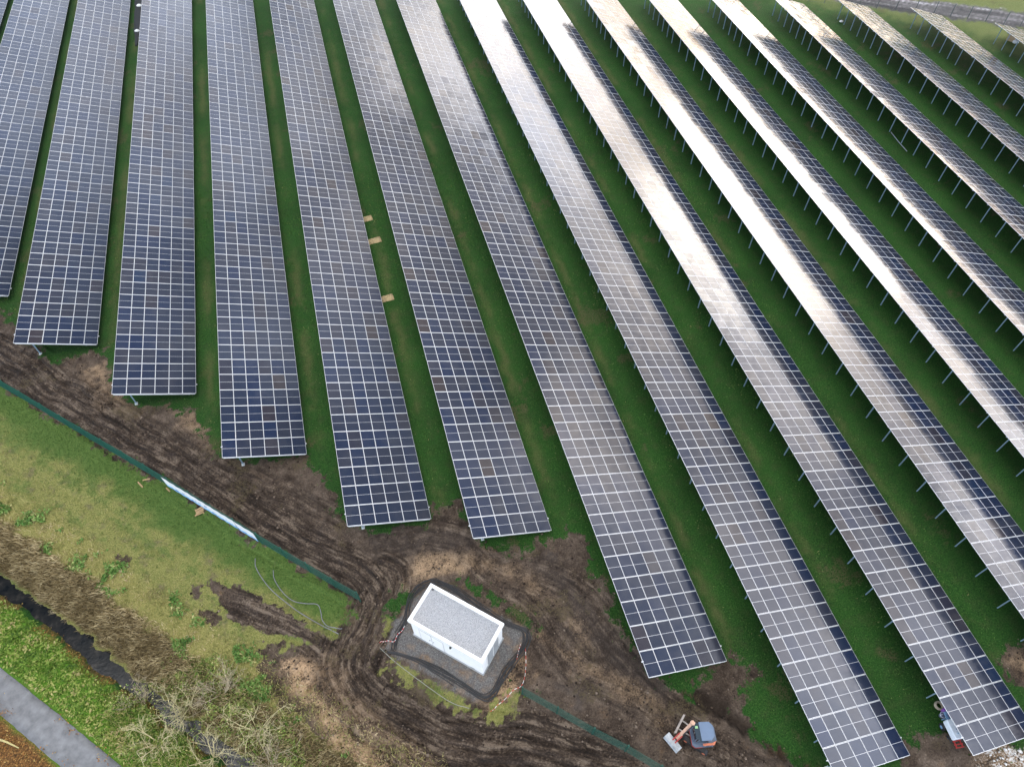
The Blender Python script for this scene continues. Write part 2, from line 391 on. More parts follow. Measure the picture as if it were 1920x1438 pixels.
for k in range(17):
    tk = TILT-.008*max(0, k-12); CT, ST, TT = math.cos(tk), math.sin(tk), math.tan(tk); TL4 = np.array(Matrix.Rotation(tk, 4, 'Y'))   # the far rows lie a touch flatter
    nmod = int(round((YE[k]-Y0[k])/LMOD)); X0 = k*PITCHX
    root = empty('solar_panel_row', (X0, Y0[k], 0))
    tag(root, ROWLAB[k], 'solar panels', 'parallel solar panel rows')
    sag = RNG.normal(0, 1, nmod)
    items = []
    yv = np.arange(nmod)*LMOD
    wob = .5*(fbm(yv/14.0+k*7.3, yv*0+.3, 5, 3)-.5)        # rows follow slight unevenness of the ground
    tbl = np.repeat(RNG.normal(0, .0035, nmod//11+2), 11)[:nmod]
    for j in range(nmod):
        for i in range(6):
            xs = (i+.5)*CW; ys = (j+.5)*LMOD
            px, py, zc = pix((X0+xs*CT, Y0[k]+ys, HU-xs*ST))
            vis = -40 < px < 1960 and -40 < py < 1480
            items.append((0 if vis else 1, zc if vis else abs(px-960)+abs(py-719), i, j))
    items.sort()
    near = items[:100]; rest = items[100:]
    def m4(i, j):
        T = np.eye(4); xs = (i+.5)*CW
        T[:3, 3] = (xs*CT, (j+.5)*LMOD, HU-xs*ST+wob[j]*.14)
        return T @ TL4 @ rot4(RNG.normal(0, .004), RNG.normal(0, .0042)+tbl[j])
    def tnt(i, j): return float(np.clip(RNG.beta(1.6, 2.2)*.75+.0+(RNG.random() < .07)*.35, 0, 1))
    for _, _, i, j in near:
        o = bpy.data.objects.new('solar_module', VARS[int(tnt(i, j)*13.99)]); COL.objects.link(o); o.parent = root
        o.matrix_local = Matrix(m4(i, j).tolist())
    if rest:
        me = module_mesh('solar_modules', [m4(i, j) for _, _, i, j in rest], [tnt(i, j) for _, _, i, j in rest])
        o = bpy.data.objects.new('solar_modules', me); COL.objects.link(o); o.parent = root; o['kind'] = 'stuff'
    L = nmod*LMOD
    for xs in (.55, 2.3, 4.05, 5.8):
        m = MB(); m.box((0, 0, 0), (.06, L+.02, .09), M=Matrix.Translation((xs*CT-.08*ST, L/2, HU-xs*ST-.085*CT)) @ Matrix.Rotation(tk, 4, 'Y'))
        m.build('purlin', M['alu'], root)
    m = MB(); m.box((0, 0, 0), (6*CW-.2, .05, .09), M=Matrix.Translation((3*CW*CT-.02, .03, HU-3*CW*ST-.09)) @ Matrix.Rotation(tk, 4, 'Y'))
    m.build('end_beam', M['alu'], root)
    for xs, y in ((-.01, .62*LMOD), (6*CW+.01, .62*LMOD)):
        m = MB(); m.box((xs*CT, y, HU-xs*ST-.06), (.14, .07, .07)); m.build('end_clamp', M['alu'], root)
    py_ = [L-.8-i*LMOD for i in range(7)]; y = py_[-1]-2.42
    while y > .4: py_.append(y); y -= 2.42
    if py_[-1] > 1.6: py_.append(.75)
    for q, y in enumerate(py_):
        for nm, me, dx in (('front_post', PFF if q >= len(py_)-1 else PF, DF), ('rear_post', PR, DR), ('rafter', RAF, 0)):
            o = bpy.data.objects.new(nm, me); COL.objects.link(o); o.parent = root; o.location = (dx, y, 0); o.scale.z = 1.0 if nm == 'front_post' or k < 13 else (HU-DR*TT-.16)/hR if nm == 'rear_post' else 1.0

# ------------------------------------------------------------------ terrain
DITCH = [G(*p, -1.2) for p in ((-330, 930), (-160, 1010), (0, 1096), (130, 1192), (250, 1287), (330, 1345), (420, 1412), (520, 1480), (700, 1590))]
PATHL = [G(*p) for p in ((-260, 1090), (-120, 1195), (2, 1296), (80, 1360), (172, 1438), (300, 1545))]
FENCE_A = [G(x, y, 1.9) for x, y in ((-260, 575), (-120, 645), (0, 713), (310, 895), (480, 1001), (668, 1110))]
FENCE_B = [G(x, y) for x, y in ((979, 1301), (1110, 1376), (1232, 1444), (1400, 1540))]
SOIL = GP([(-300, 430), (-120, 520), (0, 585), (60, 648), (95, 690), (150, 668), (200, 655), (215, 735), (270, 765), (330, 760), (372, 800), (400, 850), (470, 868), (560, 862),
           (610, 905), (640, 985), (720, 1000), (800, 985), (822, 950), (862, 940), (880, 985), (905, 1022), (980, 1035), (1045, 1002), (1085, 1010), (1130, 1110), (1170, 1190),
           (1215, 1265), (1300, 1310), (1330, 1260), (1395, 1238), (1420, 1262), (1385, 1310), (1370, 1335), (1420, 1380), (1480, 1425), (1560, 1460), (1600, 1600), (600, 1600),
           (625, 1438), (560, 1345), (480, 1262), (505, 1213), (600, 1205), (640, 1190), (676, 1128), (480, 1012), (310, 905), (0, 722), (-300, 560)])
SOIL2 = GP([(1700, 1500), (1690, 1410), (1730, 1375), (1790, 1380), (1820, 1420), (1920, 1395), (2100, 1330), (2100, 1600), (1700, 1600)])
SOIL3 = GP([(1885, 1225), (1930, 1210), (2100, 1200), (2100, 1330), (1930, 1300), (1890, 1270)])
SAND = [(GP([(520, 1240), (560, 1225), (625, 1240), (690, 1320), (760, 1390), (830, 1438), (830, 1600), (640, 1600), (640, 1438), (585, 1350), (545, 1290)]), 1.0),
        (GP([(740, 1075), (790, 1040), (880, 1040), (900, 1065), (840, 1075), (800, 1090), (760, 1110)]), .75),
        (GP([(880, 1050), (960, 1050), (1030, 1100), (1100, 1190), (1130, 1240), (1080, 1180), (1000, 1110)]), .6),
        (GP([(1010, 1190), (1060, 1240), (1120, 1280), (1210, 1330), (1260, 1370), (1240, 1310), (1130, 1250)]), .65),
        (GP([(930, 1290), (980, 1240), (1000, 1260), (960, 1310), (900, 1340)]), .8),
        (GP([(140, 690), (200, 680), (210, 720), (270, 770), (240, 790), (180, 760)]), .6),
        (GP([(310, 760), (370, 790), (390, 840), (340, 800)]), .55),
        (GP([(1830, 1440), (1860, 1400), (1925, 1392), (2100, 1350), (2100, 1560), (1820, 1560)]), 1.0),
        (GP([(1890, 1235), (1925, 1222), (1990, 1260), (1930, 1280)]), .7)]
PAD = GP([(718, 1212), (745, 1160), (800, 1100), (850, 1105), (985, 1180), (992, 1195), (950, 1250), (915, 1308), (890, 1312), (800, 1265)])
PADGRASS = [GP(p) for p in (((722, 1130), (768, 1090), (780, 1120), (745, 1170), (722, 1195)), ((720, 1225), (790, 1262), (870, 1310), (900, 1345), (850, 1335), (760, 1280), (712, 1245)),
            ((905, 1345), (985, 1280), (985, 1310), (930, 1350)), ((860, 1085), (960, 1140), (1010, 1170), (1000, 1180), (930, 1140)))]
MEADOWMUD = [(GP([(395, 1095), (450, 1100), (560, 1170), (640, 1205), (660, 1260), (600, 1215), (520, 1190), (430, 1165)]), 1.0), (GP([(355, 1092), (375, 1098), (372, 1118), (360, 1112)]), .9),
             (GP([(350, 1150), (380, 1140), (425, 1150), (420, 1168), (385, 1165)]), .8), (GP([(222, 1044), (240, 1050), (238, 1062)]), .7)]
RUTS = [  # centreline, half width, ruts depth, number of grooves
    (spline(GP([(-200, 560), (0, 668), (120, 742), (250, 825), (400, 925), (520, 1000), (620, 1062), (690, 1112), (690, 1165), (655, 1230), (672, 1300), (760, 1362), (880, 1405), (1040, 1440), (1250, 1500)]), 6), 1.9, .16, 5),
    (spline(GP([(395, 1100), (470, 1145), (560, 1190), (640, 1240), (668, 1290)]), 6), 1.1, .13, 3),
    (spline(GP([(655, 1035), (690, 1060), (735, 1085), (715, 1140), (690, 1200), (672, 1270), (720, 1345), (800, 1400), (900, 1460)]), 6), 1.5, .15, 4),
    (spline(GP([(1012, 1290), (985, 1345), (955, 1400), (930, 1460)]), 6), .8, .12, 2),
    (spline(GP([(700, 1330), (800, 1372), (930, 1398), (1060, 1412), (1230, 1470)]), 6), 2.0, .16, 5),
    (spline(GP([(850, 1045), (960, 1060), (1060, 1110), (1150, 1200), (1240, 1300), (1330, 1380)]), 6), 1.5, .07, 3),
    (spline(GP([(900, 1090), (1000, 1150), (1080, 1240), (1200, 1320), (1320, 1400), (1500, 1470)]), 6), 1.3, .08, 3),
    (spline(GP([(640, 1010), (740, 1010), (840, 1000), (900, 1040), (990, 1110)]), 6), 1.4, .06, 3),
    (spline(GP([(0, 615), (110, 690), (250, 770), (400, 860), (560, 935), (680, 1010)]), 6), 1.0, .07, 2)]
LEAF = GP([(-200, 1200), (0, 1332), (60, 1385), (130, 1440), (200, 1520), (-200, 1600)])
BAREGRASS = GP([(-200, 1560), (-200, 1000), (0, 1000), (150, 1110), (300, 1240), (430, 1270), (510, 1300), (600, 1400), (640, 1460), (640, 1600)])
FARTRACK = spline([G(*p) for p in ((1430, -60), (1520, -22), (1660, 5), (1790, 22), (1930, 42), (2100, 75))], 6)
DRYF = [G(*p) for p in ((1280, -60), (1500, 10), (1640, 30), (1780, 60), (1900, 95), (2100, 160), (2100, -200), (1200, -200))]
MATS_PX = ((690, 411), (704, 452), (727, 560))

def lanes():
    return [k*PITCHX for k in range(17)]
def ground_fields(X, Y):
    """height and material masks of the site at world points"""
    out = {}
    warp = (fbm(X*.9, Y*.9, 3, 5, .6)-.5)
    wf = (fbm(X*3.1, Y*3.1, 23, 4, .6)-.5)
    Z = (fbm(X*.12, Y*.12, 1, 3)-.5)*.10 + (fbm(X*1.3, Y*1.3, 2, 3)-.5)*.05
    near = (X > -10) & (X < 90) & (Y > -30) & (Y < 46)
    def sub(fn, cond, default):
        r = np.full(X.shape, default, float)
        if cond.any(): r[cond] = fn(X[cond], Y[cond])
        return r
    sd = np.maximum(sub(lambda a, c: polydist(a, c, SOIL), near, -50), np.maximum(sub(lambda a, c: polydist(a, c, SOIL2), near, -50), sub(lambda a, c: polydist(a, c, SOIL3), near, -50)))
    soil = sstep(sd+warp*2.2+wf*1.6, -.85, .65)
    mm = np.zeros(X.shape)
    for pl, a in MEADOWMUD:
        q = sub(lambda x, y: polydist(x, y, pl), near, -50); mm = np.maximum(mm, a*sstep(q+warp*1.6+wf*.6, -.25, .25))
    # little bare patches in the lanes
    bare = sstep(fbm(X*.35, Y*.35, 91, 3)+wf*.35, .74, .80)*sstep(X, 5, 20)*.8
    soil = np.maximum(soil, np.maximum(mm, 0))
    sand = np.zeros(X.shape)
    for pl, a in SAND:
        q = sub(lambda x, y: polydist(x, y, pl), near, -50); sand = np.maximum(sand, a*sstep(q+warp*1.8+wf*.7, -.5, .7))
    wet = .49+(fbm(X*.35, Y*.35, 7, 4)-.5)*1.0+wf*.5
    ln_ = np.mod(X, PITCHX); lane = np.exp(-((ln_-6.95+warp*.9)/.42)**2)*sstep(fbm(X*.05, Y*.25, 95, 3)+wf*.3, .35, .7)*(X > 5)*(X < 100)*(Y > -20)
    lumps = (fbm(X*2.2, Y*2.2, 31, 4, .6)-.5)
    Z += soil*(lumps*.22 + warp*.12)
    rutm = np.zeros(X.shape); streak = np.zeros(X.shape); tlat = np.zeros(X.shape); tsl = np.zeros(X.shape)
    for li, (ln, hw, dp, ng) in enumerate(RUTS):
        xs = [p[0] for p in ln]; ys = [p[1] for p in ln]
        c = (X > min(xs)-4) & (X < max(xs)+4) & (Y > min(ys)-4) & (Y < max(ys)+4)
        if not c.any(): continue
        lat, s = linedist(X[c], Y[c], ln)
        lat = lat+(fbm(s*.22, s*0+li, 40+li, 3)-.5)*1.1
        smax = s.max(); ins = sstep(hw+.5-np.abs(lat)+warp[c]*.9, 0, .6)*sstep(s+warp[c]*2, .4, 3.0)*sstep(smax-s+warp[c]*2, .4, 3.0)
        st = fbm(lat*3.2+li*9, s*.22, 50+li, 4, .62); st2 = fbm(lat*8+li*5, s*.5, 60+li, 3, .6)
        prof = (np.abs(np.sin((lat/hw)*math.pi*ng*.5+st*4.0))-.55)
        win = ins*(1.0 if li < 5 else .62) > rutm[c]; tlat[c] = np.where(win, lat+li*13.7, tlat[c]); tsl[c] = np.where(win, s, tsl[c])
        tread = 0
        Z[c] += ins*(prof*dp*.85 + (st-.5)*dp*2.6 + (st2-.5)*dp*.9 + tread)
        rutm[c] = np.maximum(rutm[c], ins*(1.0 if li < 5 else .62)); streak[c] = np.where(ins > .05, (st-.5)*1.7+(st2-.5)*1.0+prof*.45, streak[c])
    rutm *= soil
    # graded wet silt beside row seven and north of the building
    silt = np.zeros(X.shape)
    for pl in (GP([(690, 1000), (760, 985), (900, 1000), (880, 1030), (760, 1040), (700, 1045)]), GP([(1000, 1100), (1060, 1080), (1140, 1170), (1260, 1285), (1250, 1320), (1160, 1260), (1060, 1180)]),
               GP([(980, 1050), (1030, 1030), (1080, 1090), (1060, 1130)]), GP([(1050, 1285), (1110, 1270), (1130, 1300), (1080, 1325)]), GP([(940, 1330), (1060, 1345), (1050, 1440), (960, 1440)])):
        q = sub(lambda x, y: polydist(x, y, pl), near, -50); silt = np.maximum(silt, sstep(q+warp*1.6+wf*.4, -.3, .4))
    # building pad
    pd = sub(lambda x, y: polydist(x, y, PAD), near, -50); pad = sstep(pd+wf*.9+warp*.5, -.22, .25)
    pg = np.zeros(X.shape)
    for pl in PADGRASS:
        q = sub(lambda x, y: polydist(x, y, pl), near, -50); pg = np.maximum(pg, sstep(q+warp*2.0+wf*2.2, -.5, .5)*.75)
    soil = soil*(1-pg*(1-pad)); rutm *= (1-pg)
    Z = Z*(1-pad)+pad*.03
    # ditch with its banks
    c = (X < 60) & (Y < 46) & (X > -60) & (Y > -60)
    lat = np.full(X.shape, 60.0); sL = np.zeros(X.shape)
    if c.any(): lat[c], sL[c] = linedist(X[c], Y[c], DITCH)
    # lat>0: left of the direction (the meadow side)
    jl = lat+(fbm(X*.8, Y*.8, 77, 4)-.5)*1.0
    prof = np.clip((np.abs(jl)-.30)/np.where(lat > 0, 3.5, 2.8), 0, 1)**.6
    dz = -(1-prof)*1.62
    Z = Z*(.3+.7*prof)+dz + np.where((np.abs(lat) < 3.8), lumps*.28*(prof < .98), 0)
    reed = sstep(jl, .55, .85)*(1-sstep(jl+warp*.9, 3.2, 3.9))
    banktop = sstep(jl+wf*.7, 3.1, 3.7)*(1-sstep(jl+warp*1.6, 5.0, 6.2))
    nearb = sstep(-jl, .6, .95)*(1-sstep(lat*0-jl, 60, 61))
    # path
    pl_ = np.full(X.shape, 60.0)
    if c.any(): pl_[c], _ = linedist(X[c], Y[c], PATHL)
    onp = 1-sstep(np.abs(pl_), 1.3, 2.1); Z = Z*(1-onp)+onp*(-.02)
    leaf = sub(lambda x, y: polydist(x, y, LEAF), c, -50); leaf = sstep(leaf+warp*1.0, -.3, .6)
    edge = (1-sstep(np.abs(np.abs(jl)-.75), .1, .75))*(jl < 0)      # rusty leaf line on the near water edge
    # meadow: lush beside the fence, worn in the middle
    fl = np.full(X.shape, 60.0)
    mst = np.full(X.shape, .5)
    if c.any(): fl[c], fs_ = linedist(X[c], Y[c], FENCE_A); mst[c] = fbm(fl[c]*1.1+warp[c]*.8, fs_*.10, 97, 4, .6)
    meadow = (fl < .1)*(lat > 0)*c
    worn = sstep(-fl+warp*3.2, 1.3, 4.2)*(.5+.85*sstep(.45*fbm(X*.55, Y*.55, 13, 4, .6)+.55*mst+wf*.35, .38, .60))
    jt = jl-6.6; wheel = np.exp(-((np.abs(jt+warp*.5)-.75)/.30)**2)*(sL > 2)*meadow; worn = np.maximum(worn, wheel*.95); Z -= wheel*(.06+.03*np.sin(sL*2*math.pi/.32+np.abs(jt)*9))
    worn = np.clip(worn, 0, 1)*meadow
    # raised heaps
    sp = sub(lambda x, y: polydist(x, y, SAND[0][0]), near, -50); Z += sstep(sp, -1.0, 1.6)*(.55+lumps*.5)
    hp = sub(lambda x, y: polydist(x, y, GP([(1705, 1390), (1740, 1368), (1785, 1372), (1800, 1410), (1790, 1450), (1700, 1450)])), near, -50); Z += sstep(hp, -.4, .9)*(.45+lumps*.5)
    # excavated trench right of the excavator
    tl = spline(GP([(1290, 1300), (1340, 1318), (1400, 1362), (1460, 1402), (1540, 1440), (1640, 1500)]), 5)
    t_lat, _ = linedist(X, Y, tl) if near.sum() else (X*0+50, X)
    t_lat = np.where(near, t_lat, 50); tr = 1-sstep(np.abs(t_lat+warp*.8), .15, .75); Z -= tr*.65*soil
    hl = spline(GP([(1300, 1385), (1380, 1420), (1460, 1450), (1540, 1490)]), 5)
    h_lat, _ = linedist(X, Y, hl); h_lat = np.where(near, h_lat, 50); Z += (1-sstep(np.abs(h_lat+warp*1.2), .1, 1.1))*(.35+lumps*.9)*soil
    # far track beyond the distant fence
    fr = (X > 100) & (Y > 30); ft = np.full(X.shape, 60.0)
    if fr.any(): ft[fr], fs = linedist(X[fr], Y[fr], FARTRACK)
    farm = 1-sstep(np.abs(ft)+warp*2.5, 1.9, 2.9)
    fstreak = np.zeros(X.shape)
    if fr.any(): fstreak[fr] = fbm(ft[fr]*1.6, fs*.12, 71, 4, .6)
    dry = sub(lambda x, y: polydist(x, y, DRYF), fr, -50); dry = sstep(dry+warp*6, -3, 5)
    out.update(Z=Z, soil=np.maximum(soil*(1-reed), 0), sand=sand*(1-rutm*.7), wet=np.clip(wet+silt*.15+rutm*.25, 0, 1), rut=rutm, streak=streak, silt=silt*(1-rutm), pad=pad,
               reed=reed, bank=banktop, nearb=nearb, worn=worn, leaf=np.maximum(leaf, edge*.55*(fbm(X*1.1, Y*1.1, 79, 3) > .42)), meadow=meadow*1.0, far=farm, fstreak=fstreak, dry=dry,
               white=sub(lambda x, y: polydist(x, y, SAND[7][0]), near, -50), jl=jl, lat=lat, sL=sL, tr=tr*soil, bare=bare, tlat=tlat, tsl=tsl, lane=lane, lumps=lumps, warp=warp, wf=wf, pathd=np.abs(pl_))
    return out

def axis(parts):
    o = [parts[0][0]]
    for a, b2, st in parts:
        n = max(1, int(round((b2-a)/st))); o += list(np.linspace(a, b2, n+1)[1:])
    return np.array(o)
gx = axis([(-4000, -600, 850), (-600, -90, 85), (-90, -18, 6), (-18, 6, .4), (6, 74, .1), (74, 92, .22), (92, 156, .45), (156, 300, 9), (300, 900, 100), (900, 4500, 900)])
gy = axis([(-4000, -600, 850), (-600, -90, 85), (-90, -30, 5), (-30, -19.5, .35), (-19.5, 25, .1), (25, 46, .2), (46, 104, .4), (104, 240, 9), (240, 900, 100), (900, 4500, 900)])
GXX, GYY = np.meshgrid(gx, gy)
FX = ground_fields(GXX.ravel(), GYY.ravel())
nx, ny = len(gx), len(gy)
idx = np.arange(nx*ny).reshape(ny, nx)
gq = np.stack([idx[:-1, :-1], idx[:-1, 1:], idx[1:, 1:], idx[1:, :-1]], -1).reshape(-1, 4)
def ground_z(x, y):
    i = min(max(np.searchsorted(gx, x)-1, 0), nx-2); j = min(max(np.searchsorted(gy, y)-1, 0), ny-2)
    u = (x-gx[i])/(gx[i+1]-gx[i]); v = (y-gy[j])/(gy[j+1]-gy[j]); Zg = FX['Z']
    return float((Zg[idx[j, i]]*(1-u)+Zg[idx[j, i+1]]*u)*(1-v)+(Zg[idx[j+1, i]]*(1-u)+Zg[idx[j+1, i+1]]*u)*v)

def ground_mat():
    m = bpy.data.materials.new('ground'); m.use_nodes = True; t = m.node_tree; B = NB(t)
    p = t.nodes['Principled BSDF']; p.inputs['Specular IOR Level'].default_value = .25
    geo = B.n('ShaderNodeNewGeometry'); pos = geo.outputs['Position']
    def at(nm):
        a = B.n('ShaderNodeAttribute'); a.attribute_name = nm; s_ = B.n('ShaderNodeSeparateColor'); B.l(a.outputs['Color'], s_.inputs[0])
        return s_.outputs[0], s_.outputs[1], s_.outputs[2], a.outputs['Alpha']
    soil, sand, wet, rut = at('zone_a'); streak, silt, pad, reed = at('zone_b'); bank, nearb, worn, leaf = at('zone_c'); meadow, far, dry, fst = at('zone_d'); white, tr, bare, mats = at('zone_e')
    n_f = B.noise(pos, 9.0, 5, .65); n_m = B.noise(pos, 1.1, 5, .6); n_l = B.noise(pos, .16, 4, .6); n_ff = B.noise(pos, 34.0, 3, .6)
    # grass blades: stretched noise in two directions
    mp = B.n('ShaderNodeMapping'); mp.inputs['Scale'].default_value = (26, 9, 9); mp.inputs['Rotation'].default_value = (0, 0, .5); B.l(pos, mp.inputs[0])
    n_b = B.noise(mp.outputs[0], 1.0, 4, .7)
    gt = B.m('ADD', B.m('MULTIPLY', n_b, .6), B.m('MULTIPLY', n_f, .4))
    lush = B.ramp(gt, [(.32, (.004, .024, .003)), (.45, (.015, .066, .008)), (.55, (.036, .125, .016)), (.68, (.10, .215, .04))])
    lush = B.mix(B.mr(n_m, .45, .72, 0, .38), lush, B.ramp(gt, [(.32, (.018, .026, .008)), (.5, (.060, .080, .025)), (.68, (.15, .15, .065))]))
    lush = B.vm('SCALE', lush, scale=.74)
    lush = B.mix(B.mr(n_l, .35, .65, 0, .5), lush, B.vm('SCALE', lush, scale=.6))
    lush = B.mix(B.m('MULTIPLY', mats, .42), lush, B.ramp(gt, [(.3, (.05, .050, .016)), (.52, (.125, .115, .044)), (.7, (.22, .17, .09))]))
    mead = B.ramp(gt, [(.3, (.026, .060, .012)), (.48, (.066, .122, .024)), (.66, (.145, .205, .052))])
    wornc = B.ramp(gt, [(.28, (.055, .078, .020)), (.46, (.165, .180, .050)), (.58, (.29, .265, .090)), (.72, (.44, .37, .18))])
    wornc = B.mix(B.mr(n_m, .5, .72, 0, .7), wornc, B.ramp(n_f, [(.3, (.07, .055, .035)), (.7, (.19, .15, .10))]))
    g = B.mix(meadow, lush, mead); g = B.mix(worn, g, wornc)
    g = B.mix(B.m('MULTIPLY', dry, .85), g, B.ramp(gt, [(.3, (.06, .09, .02)), (.5, (.14, .165, .05)), (.72, (.25, .24, .11))]))
    bankc = B.ramp(gt, [(.3, (.10, .115, .03)), (.5, (.26, .25, .08)), (.65, (.40, .34, .14)), (.78, (.46, .38, .24))])
    g = B.mix(bank, g, bankc)
    nb = B.ramp(gt, [(.3, (.03, .075, .008)), (.5, (.085, .20, .018)), (.7, (.16, .31, .03))]); nb = B.mix(B.mr(n_m, .5, .75, 0, .5), nb, (.17, .18, .05))
    g = B.mix(nearb, g, nb)
    reedc = B.ramp(n_f, [(.3, (.035, .026, .014)), (.5, (.11, .085, .045)), (.7, (.24, .19, .10))]); g = B.mix(reed, g, reedc)
    leafc = B.ramp(n_f, [(.28, (.03, .022, .01)), (.48, (.13, .065, .022)), (.6, (.26, .13, .04)), (.74, (.30, .22, .09))]); g = B.mix(leaf, g, leafc)
    # tyre marks run along the track direction
    ta = B.n('ShaderNodeAttribute'); ta.attribute_name = 'track'
    tm = B.n('ShaderNodeMapping'); tm.inputs['Scale'].default_value = (2.9, .26, 1); B.l(ta.outputs['Vector'], tm.inputs[0])
    tn = B.noise(tm.outputs[0], 1.0, 6, .68)
    tm2 = B.n('ShaderNodeMapping'); tm2.inputs['Scale'].default_value = (9.0, 5.5, 1); B.l(ta.outputs['Vector'], tm2.inputs[0])
    tn2 = B.noise(tm2.outputs[0], 1.0, 3, .6)
    marks = B.m('MULTIPLY', rut, B.m('ADD', B.m('MULTIPLY', B.m('SUBTRACT', tn, .5), B.mr(n_m, .35, .65, .6, 1.9)), B.m('MULTIPLY', B.m('SUBTRACT', tn2, .5), .55)))
    # soil
    sv = B.m('ADD', B.m('MULTIPLY', n_f, .5), B.m('MULTIPLY', n_m, .5))
    dark = B.ramp(B.m('ADD', B.m('ADD', sv, B.m('MULTIPLY', streak, .13)), marks), [(.22, (.012, .008, .006)), (.42, (.045, .030, .021)), (.56, (.110, .078, .056)), (.72, (.25, .19, .14))])
    light = B.ramp(sv, [(.28, (.034, .023, .016)), (.44, (.105, .075, .055)), (.56, (.19, .142, .107)), (.72, (.36, .275, .21))])
    rust = B.mr(B.noise(pos, .55, 4, .65), .56, .72)
    light = B.mix(B.m('MULTIPLY', rust, .75), light, B.ramp(n_f, [(.3, (.06, .032, .014)), (.55, (.20, .11, .045)), (.72, (.34, .21, .10))]))
    s = B.mix(B.m('MAXIMUM', B.mr(wet, .45, .75), B.mr(rut, .35, .95)), B.mix(B.mr(marks, -.22, .10, .75, 0.0), light, (.035, .024, .017)), dark)
    siltc = B.ramp(sv, [(.3, (.050, .038, .032)), (.5, (.088, .070, .060)), (.7, (.15, .12, .104))]); s = B.mix(B.m('MULTIPLY', silt, .85), s, siltc)
    s = B.vm('SCALE', s, scale=.70)
    sandc = B.ramp(sv, [(.26, (.11, .07, .04)), (.42, (.27, .18, .105)), (.58, (.44, .30, .18)), (.74, (.60, .46, .31))]); s = B.mix(B.m('MULTIPLY', sand, B.mr(sv, .36, .55)), s, sandc)
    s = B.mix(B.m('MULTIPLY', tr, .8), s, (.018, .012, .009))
    s = B.mix(B.m('MULTIPLY', white, B.mr(sv, .48, .56)), s, (.62, .61, .60))
    c = B.mix(B.mr(B.m('ADD', soil, B.m('MULTIPLY', B.m('SUBTRACT', n_f, .5), 1.3)), .36, .64), g, s)
    c = B.mix(B.m('MULTIPLY', bare, B.mr(n_f, .4, .6)), c, (.09, .07, .035))
    gr = B.ramp(B.noise(pos, 16.0, 3, .8), [(.3, (.045, .043, .042)), (.5, (.115, .11, .106)), (.7, (.26, .25, .24))]); gr = B.mix(B.mr(n_m, .42, .66, 0, .75), gr, light); c = B.mix(pad, c, gr)
    fc = B.ramp(B.m('ADD', B.m('MULTIPLY', fst, .75), B.m('MULTIPLY', n_m, .25)), [(.36, (.045, .045, .05)), (.52, (.10, .097, .10)), (.63, (.20, .19, .20)), (.72, (.50, .50, .53))]); c = B.mix(far, c, fc)  # palest ramp stop paints wet reflections into the track colour
    B.l(c, p.inputs['Base Color'])
    wetr = B.m('MULTIPLY', soil, B.m('MAXIMUM', silt, B.m('MULTIPLY', rut, .8)))
    B.l(B.m('SUBTRACT', .92, B.m('MULTIPLY', wetr, B.mr(n_m, .35, .65, .15, .42))), p.inputs['Roughness'])
    bn = B.n('ShaderNodeBump'); bn.inputs['Strength'].default_value = .9; bn.inputs['Distance'].default_value = .09
    hgt = B.m('ADD', B.m('ADD', B.m('MULTIPLY', gt, 1.0), B.m('MULTIPLY', n_ff, .35)), B.m('MULTIPLY', marks, 1.2)); B.l(hgt, bn.inputs['Height']); B.l(bn.outputs[0], p.inputs['Normal'])
    return m
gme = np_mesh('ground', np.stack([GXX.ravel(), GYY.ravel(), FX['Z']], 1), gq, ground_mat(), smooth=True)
def pack(nm, a, b2, c, d): attr(gme, nm, np.clip(np.stack([FX[a], FX[b2], FX[c], FX[d]], 1), -1, 1))
FX['white'] = sstep(FX['white']+FX['warp']*1.5, -.2, .4)
pack('zone_a', 'soil', 'sand', 'wet', 'rut'); pack('zone_b', 'streak', 'silt', 'pad', 'reed'); pack('zone_c', 'bank', 'nearb', 'worn', 'leaf'); pack('zone_d', 'meadow', 'far', 'dry', 'fstreak'); pack('zone_e', 'white', 'tr', 'bare', 'lane')
attr(gme, 'track', np.stack([FX['tlat'], FX['tsl'], FX['tlat']*0, FX['tlat']*0+1], 1))
structure(link(bpy.data.objects.new('ground', gme)), 'grassy field with churned mud, sand and a ditch')

def strip(name, line, w, z, m, seg=10, wob=.0):
    ln = spline(line, seg); V = []; Fq = []
    for i, p_ in enumerate(ln):
        a = np.array(ln[max(i-1, 0)]); b2 = np.array(ln[min(i+1, len(ln)-1)]); t = (b2-a)/np.linalg.norm(b2-a); nrm = np.array([-t[1], t[0]])
        for j, f in enumerate((-1, -.5, 0, .5, 1)):
            w_ = w*(1+wob*(random.random()-.5)); q = np.array(p_)+nrm*w_*f; V.append((q[0], q[1], z+(.015*(1-abs(f)))))
        if i: o = (i-1)*5; Fq += [(o+j+1, o+j, o+5+j, o+6+j) for j in range(4)]
    # thickness: skirts down
    n = len(ln); base = len(V)
    for i in range(n): V.append((V[i*5][0], V[i*5][1], z-.15)); V.append((V[i*5+4][0], V[i*5+4][1], z-.15))
    for i in range(n-1):
        Fq.append((i*5, base+2*i, base+2*i+2, i*5+5)); Fq.append((i*5+9, base+2*i+3, base+2*i+1, i*5+4))
    me = np_mesh(name, np.array(V), np.array(Fq), m, smooth=False)
    return link(bpy.data.objects.new(name, me))
M['asphalt'] = mat('path_asphalt', (.165, .168, .175), .85, 0, .3, 1.6, .5, 50, coord='Object')
structure(strip('path', PATHL, .97, .035, M['asphalt'], 10, .05), 'grey asphalt footpath')
wm = bpy.data.materials.new('ditch_water'); wm.use_nodes = True; B_ = NB(wm.node_tree); p_ = wm.node_tree.nodes['Principled BSDF']
geo_ = B_.n('ShaderNodeNewGeometry'); p_.inputs['Roughness'].default_value = .10; p_.inputs['Specular IOR Level'].default_value = .3
